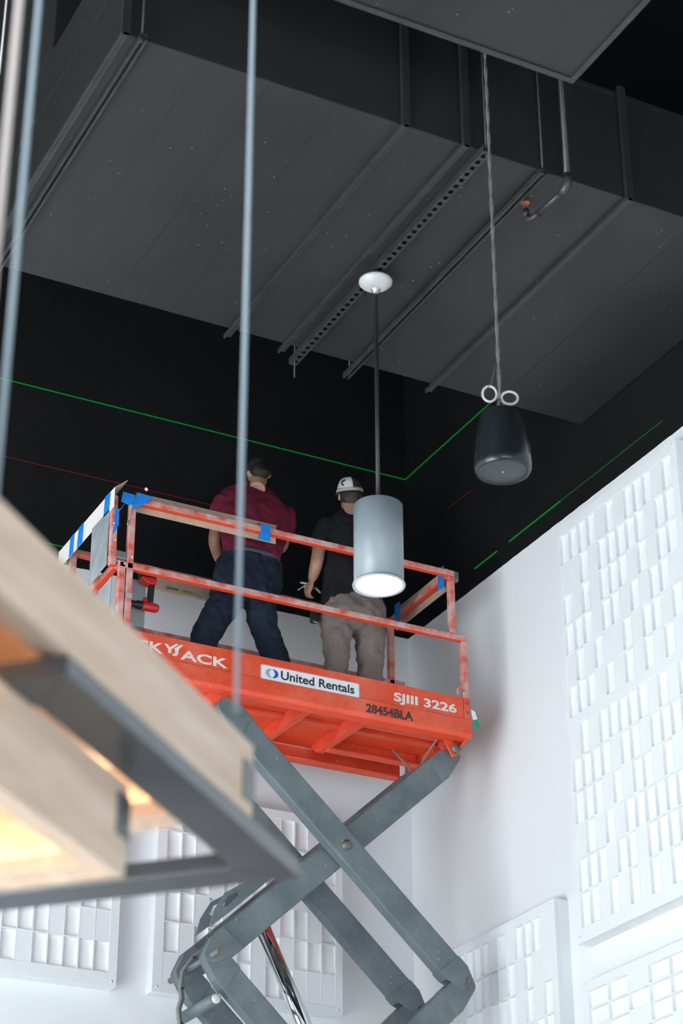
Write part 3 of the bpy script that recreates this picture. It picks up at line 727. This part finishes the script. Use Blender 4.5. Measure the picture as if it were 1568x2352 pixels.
for s in range(4):
    zc = 6.072-1.64*s
    inner, outer = ((11.64,11.72),(12.09,12.17)), ((11.535,11.625),(12.19,12.28))
    a_, b_ = (outer, inner) if s % 2 == 0 else (inner, outer)
    dy = .0035*s      # neighbouring links sit a little proud of each other at the hinges
    for y0, y1 in a_: arm(zc, -1, y0+dy, y1+dy)
    for y0, y1 in b_: arm(zc, 1, y0+dy, y1+dy)
    for yy in (11.526, 12.288):
        MB().lathe([(0,-.014),(.020,-.014),(.024,-.010),(.024,-.004),(.036,-.004),(.038,.008)], (5.943, yy, zc), 6 if False else 24, (0,1,0)).build('centre_bolt', M['pin'], lift)
    MB().tube([(5.943,11.53,zc),(5.943,12.28,zc)], .022, 12).build('centre_pin', M['pin'], lift)
    zl = zc-HZ
    for x in (PXL, PXR):
        MB().tube([(x,11.515,zl),(x,12.30,zl)], .020, 12).build('hinge_pin', M['pin' if x == PXR else 'arm'], lift)
        for yy in (11.512,):
            MB().prism([(x-.018,yy,zl-.03),(x+.018,yy,zl-.03),(x+.022,yy,zl+.01),(x+.010,yy,zl+.055),(x-.010,yy,zl+.055),(x-.022,yy,zl+.01)], (0,.012,0)).build('pin_keeper', M['pin'], lift, .004)
    MB().tube([(PXL+.035,11.64,zl-.27),(PXL+.035,12.17,zl-.27)], .038, 16).build('cross_tube', M['arm'], lift)
    MB().lathe([(0,-.012),(.026,-.012),(.03,-.004),(.03,.0)], (PXL+.035,11.64,zl-.27), 20, (0,1,0)).build('tube_cap', M['tie'], lift)
    MB().lathe([(0,-.012),(.026,-.012),(.03,-.004),(.03,.0)], (PXL+.035,12.085,zl-.27), 20, (0,1,0)).build('tube_cap', M['tie'], lift)
# gusset between the inner arms with its oval opening
def ringplate(outer, inner, y, th):
    mb = MB(); n = len(outer); vs = []
    for yy in (y, y+th): vs += [(x, yy, z) for x, z in outer]+[(x, yy, z) for x, z in inner]
    fs = []
    for i in range(n):
        j = (i+1) % n
        fs += [(i, j, n+j, n+i), (2*n+j, 2*n+i, 3*n+i, 3*n+j), (j, i, 2*n+i, 2*n+j), (n+i, n+j, 3*n+j, 3*n+i)]
    return mb.add(vs, fs)
oc = [(5.10,5.47),(5.16,5.52),(5.22,5.585),(5.30,5.67),(5.38,5.76),(5.50,5.87),(5.62,5.975),(5.70,6.03),(5.66,5.95),(5.56,5.86),(5.45,5.755),(5.34,5.66),(5.24,5.57),(5.16,5.49)]
def gus(y):
    pts = [(5.10,5.48),(5.13,5.60),(5.20,5.72),(5.32,5.80),(5.46,5.87),(5.60,5.95),(5.52,5.86),(5.38,5.73),(5.24,5.60)]
    c0 = (5.245,5.685); inn = []
    for x, z in pts:
        a = math.atan2(z-c0[1], x-c0[0]); ca, sa = math.cos(R(45)), math.sin(R(45))
        ex, ez = .075*math.cos(a-R(45)), .028*math.sin(a-R(45)); inn.append((c0[0]+ex*ca-ez*sa, c0[1]+ex*sa+ez*ca))
    return ringplate(pts, inn, y, .012)
gus(11.80).build('cylinder_gusset', M['arm'], lift, 0, 2, True); gus(12.02).build('cylinder_gusset', M['arm'], lift, 0, 2, True)
# hydraulic cylinder
c0, c1 = Vector((5.468,11.92,5.685)), Vector((6.28,11.92,4.07))
MB().tube([c0, c1], .050, 32).build('cylinder_rod', M['chrome'], lift)
MB().tube([c0.lerp(c1,.62), c0.lerp(c1,1.15)], .075, 24).build('cylinder_barrel', M['arm'], lift)
MB().tube([c0+Vector((.075,.06,0)), c1+Vector((.075,.06,0))], .022, 16).build('hydraulic_pipe', M['cable_g'], lift)
# hoses along the left hinge and at the platform end
hose = [(5.30,12.0,5.50),(5.17,12.0,5.42),(5.07,12.0,5.33),(5.005,12.0,5.23),(4.995,12.0,5.12),(5.005,12.0,5.06),(4.985,12.0,4.99),(5.0,12.0,4.90),(5.05,12.0,4.82),(5.17,12.0,4.68),(5.4,12.0,4.45)]
MB().tube(hose, .012, 10).build('hose', M['rubber'], lift); MB().tube([(x+.02,y+.012,z+.006) for x, y, z in hose], .011, 10).build('hose', M['rubber'], lift)
for i in (2, 4, 7): MB().lathe([(.019,-.006),(.019,.006)], Vector(hose[i])+Vector((.01,.006,.003)), 12).build('hose_tie', M['dark'], lift)
MB().tube([(6.76,11.64,7.08),(6.72,11.68,7.0),(6.67,11.74,6.90),(6.63,11.78,6.80),(6.61,11.80,6.72),(6.64,11.8,6.66)], .008, 8).build('hose', M['rubber'], lift)
MB().tube([(6.60,12.10,7.06),(6.64,12.05,6.98),(6.665,11.98,6.90),(6.66,11.92,6.80)], .008, 8).build('hose', M['rubber'], lift)
# chassis out of the frame, standing on the floor
MB().box(4.95, 6.98, 11.62, 12.33, .22, .34).build('chassis', M['arm'], lift, .02)
MB().box(4.95, 6.98, 11.56, 11.62, .15, .75).build('chassis_side', M['deck'], lift, .02); MB().box(4.95, 6.98, 12.33, 12.39, .15, .75).build('chassis_side', M['deck'], lift, .02)
for x in (5.2, 6.7):
    for y in (11.50, 12.45):
        MB().lathe([(0,-.055),(.15,-.055),(.17,-.04),(.17,.04),(.15,.055),(0,.055)], (x,y,.17), 28, (0,1,0)).build('wheel', M['dark'], lift)

# rail padding made of cardboard, and the tape that holds it
def carddress():
    pass
t = thing('cardboard_edge_guard', (5.0, YFR+.05, ZT-.03), 'brown cardboard strip taped along the front top rail of the lift', 'cardboard', 'cardboard rail padding')
x0, x1 = at(318,1130,YFR).x, at(640,1230,YFR).x
MB().box(x0, x1, YFR+.048, YFR+.054, ZT-.062, ZT+.085).build('back_strip', M['card'], t)
MB().prism([(x0,YFR+.048,ZT+.085),(x0,YFR+.03,ZT+.070),(x0,YFR+.032,ZT+.066),(x0,YFR+.048,ZT+.079)], (x1-x0,0,0)).build('top_fold', M['card'], t)
def tapeband(par, xa, xb, label=None):
    MB().prism([(xa,YFR-.006,ZT+.035),(xb,YFR-.006,ZT+.038),(xb-.006,YFR-.006,ZT-.02),(xb-.0,YFR-.004,ZT-.085),(xa-.022,YFR-.004,ZT-.08),(xa+.004,YFR-.006,ZT-.02)], (0,.003,0)).build('tape_band', M['tape'], par)
    MB().prism([(xa,YFR-.006,ZT+.035),(xb,YFR-.006,ZT+.038),(xb,YFR+.047,ZT+.064),(xa,YFR+.047,ZT+.064)], (0,0,.003)).build('tape_band', M['tape'], par)
tapeband(t, 5.262, 5.34)
MB().prism([(4.245,YFR-.008,ZT+.035),(4.33,YFR-.008,ZT+.03),(4.335,YFR-.008,ZT-.035),(4.29,YFR-.008,ZT-.055),(4.235,YFR-.008,ZT-.04)], (0,.003,0)).build('tape_patch', M['tape'], t)
MB().prism([(4.35,YFR-.009,ZT+.055),(4.455,YFR-.009,ZT+.045),(4.43,YFR-.009,ZT+.0),(4.36,YFR-.009,ZT-.05),(4.322,YFR-.009,ZT-.09),(4.33,YFR-.009,ZT-.03)], (0,.003,0)).build('tape_patch', M['tape'], t)

t = thing('cardboard_sleeve', (4.2, 11.9, ZT), 'white folded cardboard sleeve with three blue tape bands on the left end rail', 'cardboard', 'cardboard rail padding')
xs = 4.172
MB().prism([(xs,11.45,ZT+.03),(xs,11.45,ZT-.115),(xs,12.52,ZT-.115),(xs,12.52,ZT+.03)], (-.004,0,0)).build('outer_flap', M['paperw'], t)
MB().prism([(xs,11.45,ZT+.03),(xs,12.52,ZT+.03),(xs+.075,12.52,ZT+.06),(xs+.075,11.42,ZT+.085)], (0,0,.004)).build('top_flap', M['card'], t)
for y0, y1 in ((11.52,11.62),(12.02,12.12),(12.20,12.28)):
    MB().prism([(xs-.005,y0,ZT+.033),(xs-.005,y0+.01,ZT-.118),(xs-.005,y1+.01,ZT-.118),(xs-.005,y1,ZT+.033)], (-.002,0,0)).build('tape_band', M['tape'], t)
MB().prism([(4.195,YFR-.008,8.14),(4.225,YFR-.008,8.13),(4.228,YFR-.008,8.02),(4.20,YFR-.008,7.95),(4.185,YFR-.008,7.93),(4.197,YFR-.008,8.02)], (0,.002,0)).build('tape_tail', M['tape'], t)

t = thing('cardboard_edge_guard', (6.78, 12.0, ZT), 'brown cardboard strip with two blue tape bands on the right end rail', 'cardboard', 'cardboard rail padding')
xr = 6.752
MB().box(xr+.056, xr+.062, 11.62, 12.40, ZT-.075, ZT+.10).build('back_strip', M['card'], t)
for y0, y1 in ((11.56,11.64),(12.22,12.30)):
    MB().prism([(xr-.006,y0,ZT+.08),(xr-.006,y0,ZT-.09),(xr-.006,y1,ZT-.09),(xr-.006,y1,ZT+.08)], (.003,0,0)).build('tape_band', M['tape'], t)

t = thing('cardboard_box', (4.95, 12.35, 7.94), 'long flat printed cardboard box behind the left worker at the rear rail', 'cardboard', 'cardboard rail padding')
p0, p1 = at(345,1330,12.36), at(475,1345,12.36)
MB().box(p0.x, p1.x+.3, 12.36, 12.39, p0.z-.065, p0.z+.055).build('carton', M['card'], t, .002)
lettering('carton_print', 'ULINE', at(382,1350,12.36).x, at(409,1356,12.36).x, p0.z-.047, p0.z-.028, 12.36, M['ink'], t, .03)
lettering('carton_print', '1-800-295-5510', at(420,1358,12.36).x, at(452,1363,12.36).x, p0.z-.046, p0.z-.032, 12.36, M['ink'], t)

# green and white tag hanging off the platform corner
t = thing('safety_tag', (6.91, 11.53, 7.13), 'white tag with green print fluttering at the right platform corner', 'tag')
MB().prism([(6.90,11.50,7.20),(6.935,11.50,7.19),(6.945,11.49,7.13),(6.91,11.49,7.12)], (0,.002,0)).build('tag_sheet', M['white_pl'], t)
MB().prism([(6.912,11.49,7.12),(6.945,11.49,7.13),(6.965,11.485,7.065),(6.945,11.485,7.062),(6.92,11.488,7.08)], (0,.002,0)).build('green_print', M['green'], t)

# cordless drill hung upside down inside the front rail
dp = at(332, 1392, 11.62); dx, dz = dp.x, dp.z
t = thing('cordless_drill', dp, 'red and black cordless drill hanging upside down by the left rail post', 'drill')
yd = 11.62
MB().lathe([(0,-.06),(.024,-.06),(.031,-.045),(.033,.02),(.028,.055),(0,.06)], (dx+.035,yd,dz), 24, (-1,0,0)).build('motor_housing', M['red'], t)
MB().lathe([(.029,0),(.029,.035),(.022,.045),(.022,.075),(.013,.085),(0,.086)], (dx-.022,yd,dz), 20, (-1,0,0)).build('chuck', M['dark'], t)
MB().tube([(dx-.10,yd,dz),(dx-.17,yd,dz)], .0035, 8).build('drill_bit', M['steel'], t)
MB().prism([(dx+.02,yd-.018,dz+.02),(dx+.055,yd-.018,dz+.025),(dx+.062,yd-.018,dz+.16),(dx+.022,yd-.018,dz+.16),(dx+.016,yd-.018,dz+.08)], (0,.036,0)).build('handle', M['dark'], t, .008, 3)
MB().prism([(dx-.02,yd-.012,dz+.03),(dx+.018,yd-.012,dz+.025),(dx+.015,yd-.012,dz+.06),(dx-.004,yd-.012,dz+.065)], (0,.024,0)).build('trigger', M['red'], t, .004)
MB().prism([(dx-.045,yd-.035,dz+.185),(dx+.02,yd-.035,dz+.155),(dx+.07,yd-.035,dz+.165),(dx+.068,yd-.035,dz+.205),(dx-.04,yd-.035,dz+.205)], (0,.07,0)).build('foot', M['red'], t, .006)
MB().box(dx-.045, dx+.065, yd-.037, yd+.037, dz+.206, dz+.255).build('battery', M['dark'], t, .008, 3)

# ------------------------------------------------------------------ workers
def shaped(name, mb, m, parent, voxel, it=6, disp=None):
    lo = Vector([min(p[i] for p in mb.v) for i in range(3)]); hi = Vector([max(p[i] for p in mb.v) for i in range(3)]); c = (lo+hi)/2
    me = mb.mesh('tmp', c); ob = bpy.data.objects.new('tmp', me); col.objects.link(ob)
    rm = ob.modifiers.new('r', 'REMESH'); rm.mode = 'VOXEL'; rm.voxel_size = voxel; rm.use_smooth_shade = True
    sm = ob.modifiers.new('s', 'SMOOTH'); sm.factor = .5; sm.iterations = it
    if disp:
        tx = bpy.data.textures.new('wrinkle', 'CLOUDS'); tx.noise_scale = disp[0]; tx.noise_depth = 2
        dm = ob.modifiers.new('d', 'DISPLACE'); dm.texture = tx; dm.strength = disp[1]; dm.mid_level = .5
    me2 = bpy.data.meshes.new_from_object(ob.evaluated_get(bpy.context.evaluated_depsgraph_get()))
    bpy.data.objects.remove(ob); bpy.data.meshes.remove(me)
    me2.name = name; me2.materials.clear(); me2.materials.append(m)
    me2.polygons.foreach_set('use_smooth', [True]*len(me2.polygons))
    o = bpy.data.objects.new(name, me2); finish(o, parent, c); return o
def torso(mb, rl, head, seg=24):
    """rl: (left px, right px, Y, half depth, forward offset)"""
    fw_ = Vector((math.sin(head), math.cos(head), 0)); out = []
    for L, Rr, Y, dep, fo in rl:
        a, b = at(*L, Y), at(*Rr, Y); c = (a+b)/2+fw_*fo; h = (b-a)/2; ring = []
        for k in range(seg):
            an = 2*math.pi*k/seg; ca, sa = math.cos(an), math.sin(an)
            ex = .8
            ring.append(c+h*math.copysign(abs(ca)**ex, ca)+fw_*dep*math.copysign(abs(sa)**ex, sa))
        out.append(ring)
    mb.rings(out); return mb
def limb(mb, pts, rs, seg=16):
    """smooth tapered tube with rounded ends"""
    P = []; Q = []
    n = len(pts)
    for i in range(n-1):
        for k in range(5):
            f_ = k/5; P.append(Vector(pts[i]).lerp(Vector(pts[i+1]), f_)); Q.append(rs[i]*(1-f_)+rs[i+1]*f_)
    P.append(Vector(pts[-1])); Q.append(rs[-1])
    for _ in range(2):
        P = [P[0]]+[(P[i-1]+P[i]*2+P[i+1])/4 for i in range(1, len(P)-1)]+[P[-1]]
    mb.tube(P, Q, seg)
    return mb
def hand(mb, wrist, dr, side, curl=.6, sc_=1.0):
    """palm and five fingers; dr: direction from wrist, side: thumb side"""
    wrist = Vector(wrist); dr = Vector(dr).normalized(); side = Vector(side); side = (side-dr*side.dot(dr)).normalized(); pn = dr.cross(side)
    rot = Matrix((side, pn, dr)).transposed()
    mb.sphere(wrist+dr*.05*sc_, .042*sc_, .018*sc_, .055*sc_, 14, 10, rot)
    for i, (off, ln_) in enumerate(((.030,.072),(.010,.080),(-.010,.074),(-.029,.058))):
        b = wrist+dr*.088*sc_+side*off*sc_; c1_ = b+(dr*math.cos(curl)+pn*math.sin(curl))*ln_*.5*sc_
        c2_ = c1_+(dr*math.cos(curl*2.3)+pn*math.sin(curl*2.3))*ln_*.5*sc_
        mb.tube([b-dr*.02, b, c1_, c2_], [.010*sc_,.0095*sc_,.009*sc_,.007*sc_], 10)
    b = wrist+dr*.03*sc_+side*.034*sc_
    mb.tube([b-side*.01, b+(dr*.6+side*.6)*.035*sc_, b+(dr*.95+side*.35+pn*.3)*.065*sc_], [.013*sc_,.011*sc_,.008*sc_], 10)
    return mb
def foot(mb, ankle, heading, zfloor):
    fw_ = Vector((math.sin(heading), math.cos(heading), 0)); rt = Vector((fw_.y, -fw_.x, 0)); c = Vector((ankle.x, ankle.y, 0))
    rl = []
    for f_, hw, zt in ((-.09,.030,.07),(-.06,.040,.12),(0,.042,.13),(.06,.046,.09),(.13,.048,.065),(.18,.034,.05)):
        rl.append([c+fw_*f_+rt*hw*math.cos(a)+Vector((0,0,zfloor+zt/2+zt/2*math.sin(a))) for a in [2*math.pi*k/12 for k in range(12)]])
    mb.rings(rl); return mb
def headmesh(mb, c, fwd, up, s=1.0):
    fwd = Vector(fwd).normalized(); up = Vector(up); up = (up-fwd*up.dot(fwd)).normalized(); rt = fwd.cross(up)
    rot = Matrix((rt, fwd, up)).transposed()
    mb.sphere(c+up*.025*s, .078*s, .098*s, .098*s, 20, 14, rot)
    mb.sphere(c-up*.045*s+fwd*.025*s, .060*s, .072*s, .075*s, 18, 12, rot)       # jaw
    mb.sphere(c-up*.015*s+fwd*.100*s, .014*s, .022*s, .024*s, 10, 8, rot)          # nose
    mb.sphere(c-up*.055*s+fwd*.090*s, .025*s, .010*s, .008*s, 10, 8, rot)          # mouth
    mb.sphere(c+up*.022*s+fwd*.088*s, .045*s, .014*s, .010*s, 10, 8, rot)          # brow
    for sd in (-1, 1):
        mb.sphere(c+rt*sd*.079*s-up*.012*s-fwd*.008*s, .012*s, .022*s, .034*s, 10, 8, rot)   # ears
    return rt, fwd, up, rot

# --- worker in the maroon shirt
H1 = R(14); Y1 = 11.86
p1 = thing('person', (5.35, Y1, 7.125), 'worker in maroon T-shirt and dark navy trousers bent over the rear rail', 'person')
sh = MB()
torso(sh, [((509,1276),(643,1300),Y1,.125,0), ((511,1255),(645,1280),Y1,.125,0), ((507,1225),(655,1250),Y1+.01,.13,.01), ((499,1190),(665,1213),Y1+.03,.135,.02),
           ((496,1160),(667,1185),Y1+.05,.13,.03), ((499,1133),(664,1166),Y1+.07,.12,.04), ((511,1117),(650,1147),Y1+.08,.105,.06), ((534,1107),(634,1126),Y1+.09,.085,.07), ((560,1099),(616,1108),Y1+.10,.066,.08)], H1)
limb(sh, [at(515,1145,Y1+.06), at(502,1172,Y1+.08), at(500,1208,Y1+.10)], [.075,.07,.066])
limb(sh, [at(652,1172,Y1+.06), at(658,1200,Y1+.12), at(655,1238,Y1+.18)], [.075,.072,.066])
shaped('shirt', sh, M['maroon'], p1, .013, 5, (.09,.022))
tr = MB()
torso(tr, [((516,1262),(642,1290),Y1,.115,0), ((497,1290),(646,1317),Y1,.128,0), ((487,1325),(647,1347),Y1,.135,-.01), ((483,1355),(641,1375),Y1,.125,0), ((520,1385),(618,1395),Y1,.08,0)], H1)
kl, kr = at(477,1447,Y1-.02), at(608,1450,Y1-.02)
al = at(447,1560,Y1); ar = at(672,1590,Y1)
limb(tr, [at(537,1352,Y1), at(508,1400,Y1-.01), kl, Vector((al.x, Y1+.02, 7.24))], [.122,.114,.100,.084])
limb(tr, [at(598,1365,Y1), at(598,1405,Y1-.01), kr, at(636,1520,Y1), Vector((ar.x, Y1+.02, 7.24))], [.118,.110,.096,.088,.080])
shaped('trousers', tr, M['navy'], p1, .013, 4, (.075,.042))
bt = MB(); torso(bt, [((513,1272),(643,1299),Y1,.128,0), ((514,1262),(643,1289),Y1,.128,0)], H1); bt.build('belt', M['belt'], p1)
sk = MB(); hc = at(593,1090,Y1+.14)
fw1 = Vector((math.sin(H1), math.cos(H1), -.75)); rt, f_, up, rot = headmesh(sk, hc, fw1, (0,.3,1))
limb(sk, [at(590,1125,Y1+.06), at(592,1104,Y1+.11), hc], [.062,.056,.055])
limb(sk, [at(588,1150,Y1+.06), at(582,1230,Y1+.01), at(574,1320,Y1)], [.05,.07,.07])
limb(sk, [at(586,1175,Y1+.06), at(535,1160,Y1+.06), at(512,1160,Y1+.07), at(500,1195,Y1+.09), at(490,1243,Y1+.12), at(502,1284,Y1+.26), at(520,1300,Y1+.36)], [.05,.045,.045,.046,.043,.036,.028])
limb(sk, [at(586,1175,Y1+.06), at(630,1178,Y1+.07), at(650,1182,Y1+.08), at(657,1215,Y1+.15), at(648,1258,Y1+.20), at(632,1262,Y1+.36), at(615,1255,Y1+.44)], [.05,.045,.045,.046,.043,.036,.028])
hand(sk, at(520,1300,Y1+.36), (.5,.8,.2), (0,0,1)); hand(sk, at(615,1255,Y1+.44), (-.4,.8,.2), (0,0,1))
for kk, aa in ((kl, al), (kr, ar)): limb(sk, [at(572,1330,Y1), at(572,1330,Y1).lerp(kk,.35), kk, Vector((aa.x, Y1+.02, 7.2))], [.06,.055,.05,.045])
shaped('body', sk, M['skin'], p1, .0085, 3)
hr = MB(); hr.sphere(hc+up*.034-f_*.022, .087, .098, .100, 24, 16, rot); hr.sphere(hc-f_*.050-up*.045, .076, .058, .078, 18, 12, rot)
shaped('hair', hr, M['hair'], p1, .009, 2, (.02,.012))
bo = MB(); foot(bo, Vector((al.x, Y1+.02, 0)), H1-.3, 7.127); bo.build('boot', M['boot'], p1)
bo = MB(); foot(bo, Vector((ar.x, Y1+.02, 0)), H1+.3, 7.127); bo.build('boot', M['boot'], p1)
MB().obox(at(640,1312,Y1-.03), (.022,-.006,0), (.006,.022,0), (0,0,.06)).build('phone_pouch', M['dark'], p1, .006)

# --- worker in the black shirt and cap
H2 = R(10); Y2 = 11.88
p2 = thing('person', (6.2, Y2, 7.125), 'worker in black T-shirt, taupe trousers and reversed cap behind the grey lamp', 'person')
sh = MB()
torso(sh, [((738,1392),(878,1392),Y2,.125,0), ((741,1360),(874,1362),Y2,.125,0), ((744,1310),(872,1315),Y2,.12,.01), ((742,1260),(878,1265),Y2+.02,.125,.02),
           ((736,1222),(884,1226),Y2+.03,.125,.03), ((742,1196),(878,1200),Y2+.04,.11,.03), ((764,1182),(850,1184),Y2+.05,.09,.04), ((780,1166),(830,1167),Y2+.06,.062,.05)], H2)
limb(sh, [at(755,1205,Y2+.03), at(738,1228,Y2+.02), at(731,1258,Y2+.0)], [.078,.076,.072])
limb(sh, [at(868,1208,Y2+.03), at(884,1235,Y2+.05), at(888,1262,Y2+.08)], [.078,.074,.070])
shaped('shirt', sh, M['blackshirt'], p2, .013, 5, (.09,.02))
tr = MB()
torso(tr, [((752,1366),(868,1366),Y2,.11,0), ((742,1385),(876,1388),Y2,.125,-.01), ((735,1412),(882,1415),Y2,.135,-.02), ((736,1438),(883,1440),Y2,.125,-.01), ((760,1455),(862,1457),Y2,.08,0)], H2)
kl, kr = at(774,1512,Y2-.02), at(850,1516,Y2-.02); al = at(772,1600,Y2); ar = at(853,1610,Y2)
limb(tr, [at(774,1435,Y2), at(772,1470,Y2-.01), kl, Vector((al.x, Y2+.02, 7.24))], [.112,.106,.088,.078])
limb(tr, [at(848,1435,Y2), at(850,1472,Y2-.01), kr, Vector((ar.x, Y2+.02, 7.24))], [.114,.108,.096,.086])
shaped('trousers', tr, M['tan'], p2, .013, 4, (.075,.042))
sk = MB(); hc = at(803,1140,Y2+.07)
rt, f_, up, rot = headmesh(sk, hc, (math.sin(H2+.1), math.cos(H2+.1), .12), (0,0,1))
limb(sk, [at(803,1195,Y2+.04), at(804,1168,Y2+.06), hc], [.064,.058,.056])
limb(sk, [at(803,1215,Y2+.04), at(806,1300,Y2), at(808,1390,Y2)], [.05,.07,.06])
wr2 = at(716,1332,Y2+.06)
limb(sk, [at(803,1240,Y2+.03), at(775,1222,Y2+.03), at(754,1218,Y2+.03), at(735,1245,Y2), at(727,1293,Y2-.02), at(722,1312,Y2+.02), wr2], [.05,.045,.047,.050,.047,.043,.032])
limb(sk, [at(803,1240,Y2+.03), at(850,1222,Y2+.03), at(868,1218,Y2+.03), at(888,1255,Y2+.08), at(884,1300,Y2+.12), at(862,1290,Y2+.32), at(850,1280,Y2+.40)], [.05,.045,.047,.048,.045,.038,.030])
hand(sk, wr2, (at(706,1358,Y2+.10)-wr2), (-.2,.9,.3), .75, 1.05); hand(sk, at(850,1280,Y2+.40), (-.4,.8,.2), (0,0,1))
for kk, aa in ((kl, al), (kr, ar)): limb(sk, [at(808,1400,Y2), at(773 if kk is kl else 849,1430,Y2), kk, Vector((aa.x, Y2+.02, 7.2))], [.05,.055,.05,.045])
shaped('body', sk, M['skin'], p2, .0085, 3)
hr = MB(); hr.sphere(hc+up*.004-f_*.016, .083, .099, .085, 24, 16, rot); hr.sphere(hc-f_*.052-up*.045, .062, .045, .05, 18, 12, rot)
shaped('hair', hr, M['hair2'], p2, .009, 2, (.02,.010))
# cap worn backwards: crown, pale panel, peak towards the viewer, headlamp strap
cc = hc+up*.022
bk = Vector((-math.sin(YAW+.16), -math.cos(YAW+.16), -.34)).normalized(); sd = Vector((0,0,1)).cross(bk).normalized(); cup = bk.cross(sd)
crot = Matrix((sd, bk, cup)).transposed()
cr = MB(); rl = []
for i in range(9):
    th = i/8*math.pi/2
    rl.append([cc+crot @ Vector((.096*math.cos(th)**.8*math.cos(a), .114*math.cos(th)**.8*math.sin(a), .122*math.sin(th)**.9)) for a in [2*math.pi*k/28 for k in range(28)]])
cap = cr.rings(rl, False).build('cap', M['capd'], p2)
pm = MB(); vs = []; fs = []
for i in range(7):
    th = R(8+i*9.5)
    for k in range(11):
        a = R(90-26+k*8.4)
        vs.append(cc+crot @ Vector((.0985*math.cos(th)**.8*math.cos(a), .1165*math.cos(th)**.8*math.sin(a), .1245*math.sin(th)**.9)))
for i in range(6):
    for k in range(10): fs.append((i*11+k, i*11+k+1, (i+1)*11+k+1, (i+1)*11+k))
pm.add(vs, fs, True).build('cap_front_panel', M['capw'], cap)
for rr_, off in ((.024,0),(.0185,.004),(.013,.007)):
    pts = []
    for k in range(12):
        a = R(60+k*19); lx, lz = -.022-off*.6+rr_*math.cos(a), .066+rr_*math.sin(a)
        thz = max(0, min(1, lz/.126)); th = math.asin(thz**(1/.9)); ax_ = lx/(.1*math.cos(th)**.8); an = math.acos(max(-1, min(1, ax_)))
        pts.append(cc+crot @ Vector((.1*math.cos(th)**.8*math.cos(an), .118*math.cos(th)**.8*math.sin(an), lz)))
    MB().tube(pts, [.0012]+[.0034]*5+[.0028]*5+[.001], 6).build('cap_logo_arc', M['ink'], cap)
pk = MB(); vs = []; fs = []; n = 15
for lay in (0, 1):
    for i in range(n):
        a = R(90-68+i*136/(n-1)); rx, ry = .096, .113
        for q in range(4):
            g_ = q/3; drop = .002-.018*g_-.010*abs(math.cos(a))**2
            vs.append(cc+crot @ Vector((rx*math.cos(a)*(1+.26*g_), ry*math.sin(a)+.062*g_*math.sin(a)**1.0, drop-(.004 if lay else 0))))
for lay in (0, 1):
    for i in range(n-1):
        for q in range(3):
            o_ = lay*n*4; f = (o_+i*4+q, o_+i*4+q+1, o_+(i+1)*4+q+1, o_+(i+1)*4+q); fs.append(f if lay == 0 else f[::-1])
for i in range(n-1): fs.append((i*4+3, n*4+i*4+3, n*4+(i+1)*4+3, (i+1)*4+3))
pk.add(vs, fs, True).build('cap_peak', M['capd'], cap)
bd = MB(); rl = []
for z, g_ in ((.004,1.035),(.004,1.06),(.030,1.05),(.030,1.03)):
    rl.append([cc+crot @ Vector((.094*g_*math.cos(a), .112*g_*math.sin(a), z)) for a in [2*math.pi*k/36 for k in range(36)]])
bd.rings(rl, False).build('headlamp_strap', M['strapw'], cap)
bo = MB(); foot(bo, Vector((al.x, Y2+.02, 0)), H2-.1, 7.127); bo.build('boot', M['boot'], p2)
bo = MB(); foot(bo, Vector((ar.x, Y2+.02, 0)), H2+.2, 7.127); bo.build('boot', M['boot'], p2)
# tools of this worker
t = thing('tool_pouch', at(722,1420,Y2), 'black tool pouch hanging at the hip of the worker in taupe trousers', 'pouch')
c = at(722,1415,Y2-.01)
MB().obox(c, (.030,-.008,0), (.008,.028,0), (0,0,.052)).build('pouch_body', M['dark'], t, .014, 3)
MB().tube([c+Vector((-.02,-.02,-.05)), c+Vector((0,-.03,-.065)), c+Vector((.02,-.02,-.05))], .007, 8).build('buckle_strip', M['steel'], t)
t = thing('bracket_tool', at(706,1350,Y2+.1), 'small pale metal brackets held in the hand of the black-shirted worker', 'tool')
g0 = at(684,1355,Y2+.08); g1 = at(736,1362,Y2+.12)
MB().bar(g0, at(700,1345,Y2+.10), .012, .008).build('bracket', M['tie'], t, .001)
MB().bar(at(690,1338,Y2+.09), at(704,1341,Y2+.10), .012, .012).build('bracket', M['tie'], t, .001)
MB().bar(at(722,1348,Y2+.12), g1, .012, .010).build('bracket', M['tie'], t, .001)
MB().tube([at(698,1346,Y2+.10), at(712,1352,Y2+.11), at(728,1350,Y2+.12)], .007, 8).build('bracket_rod', M['steel'], t)
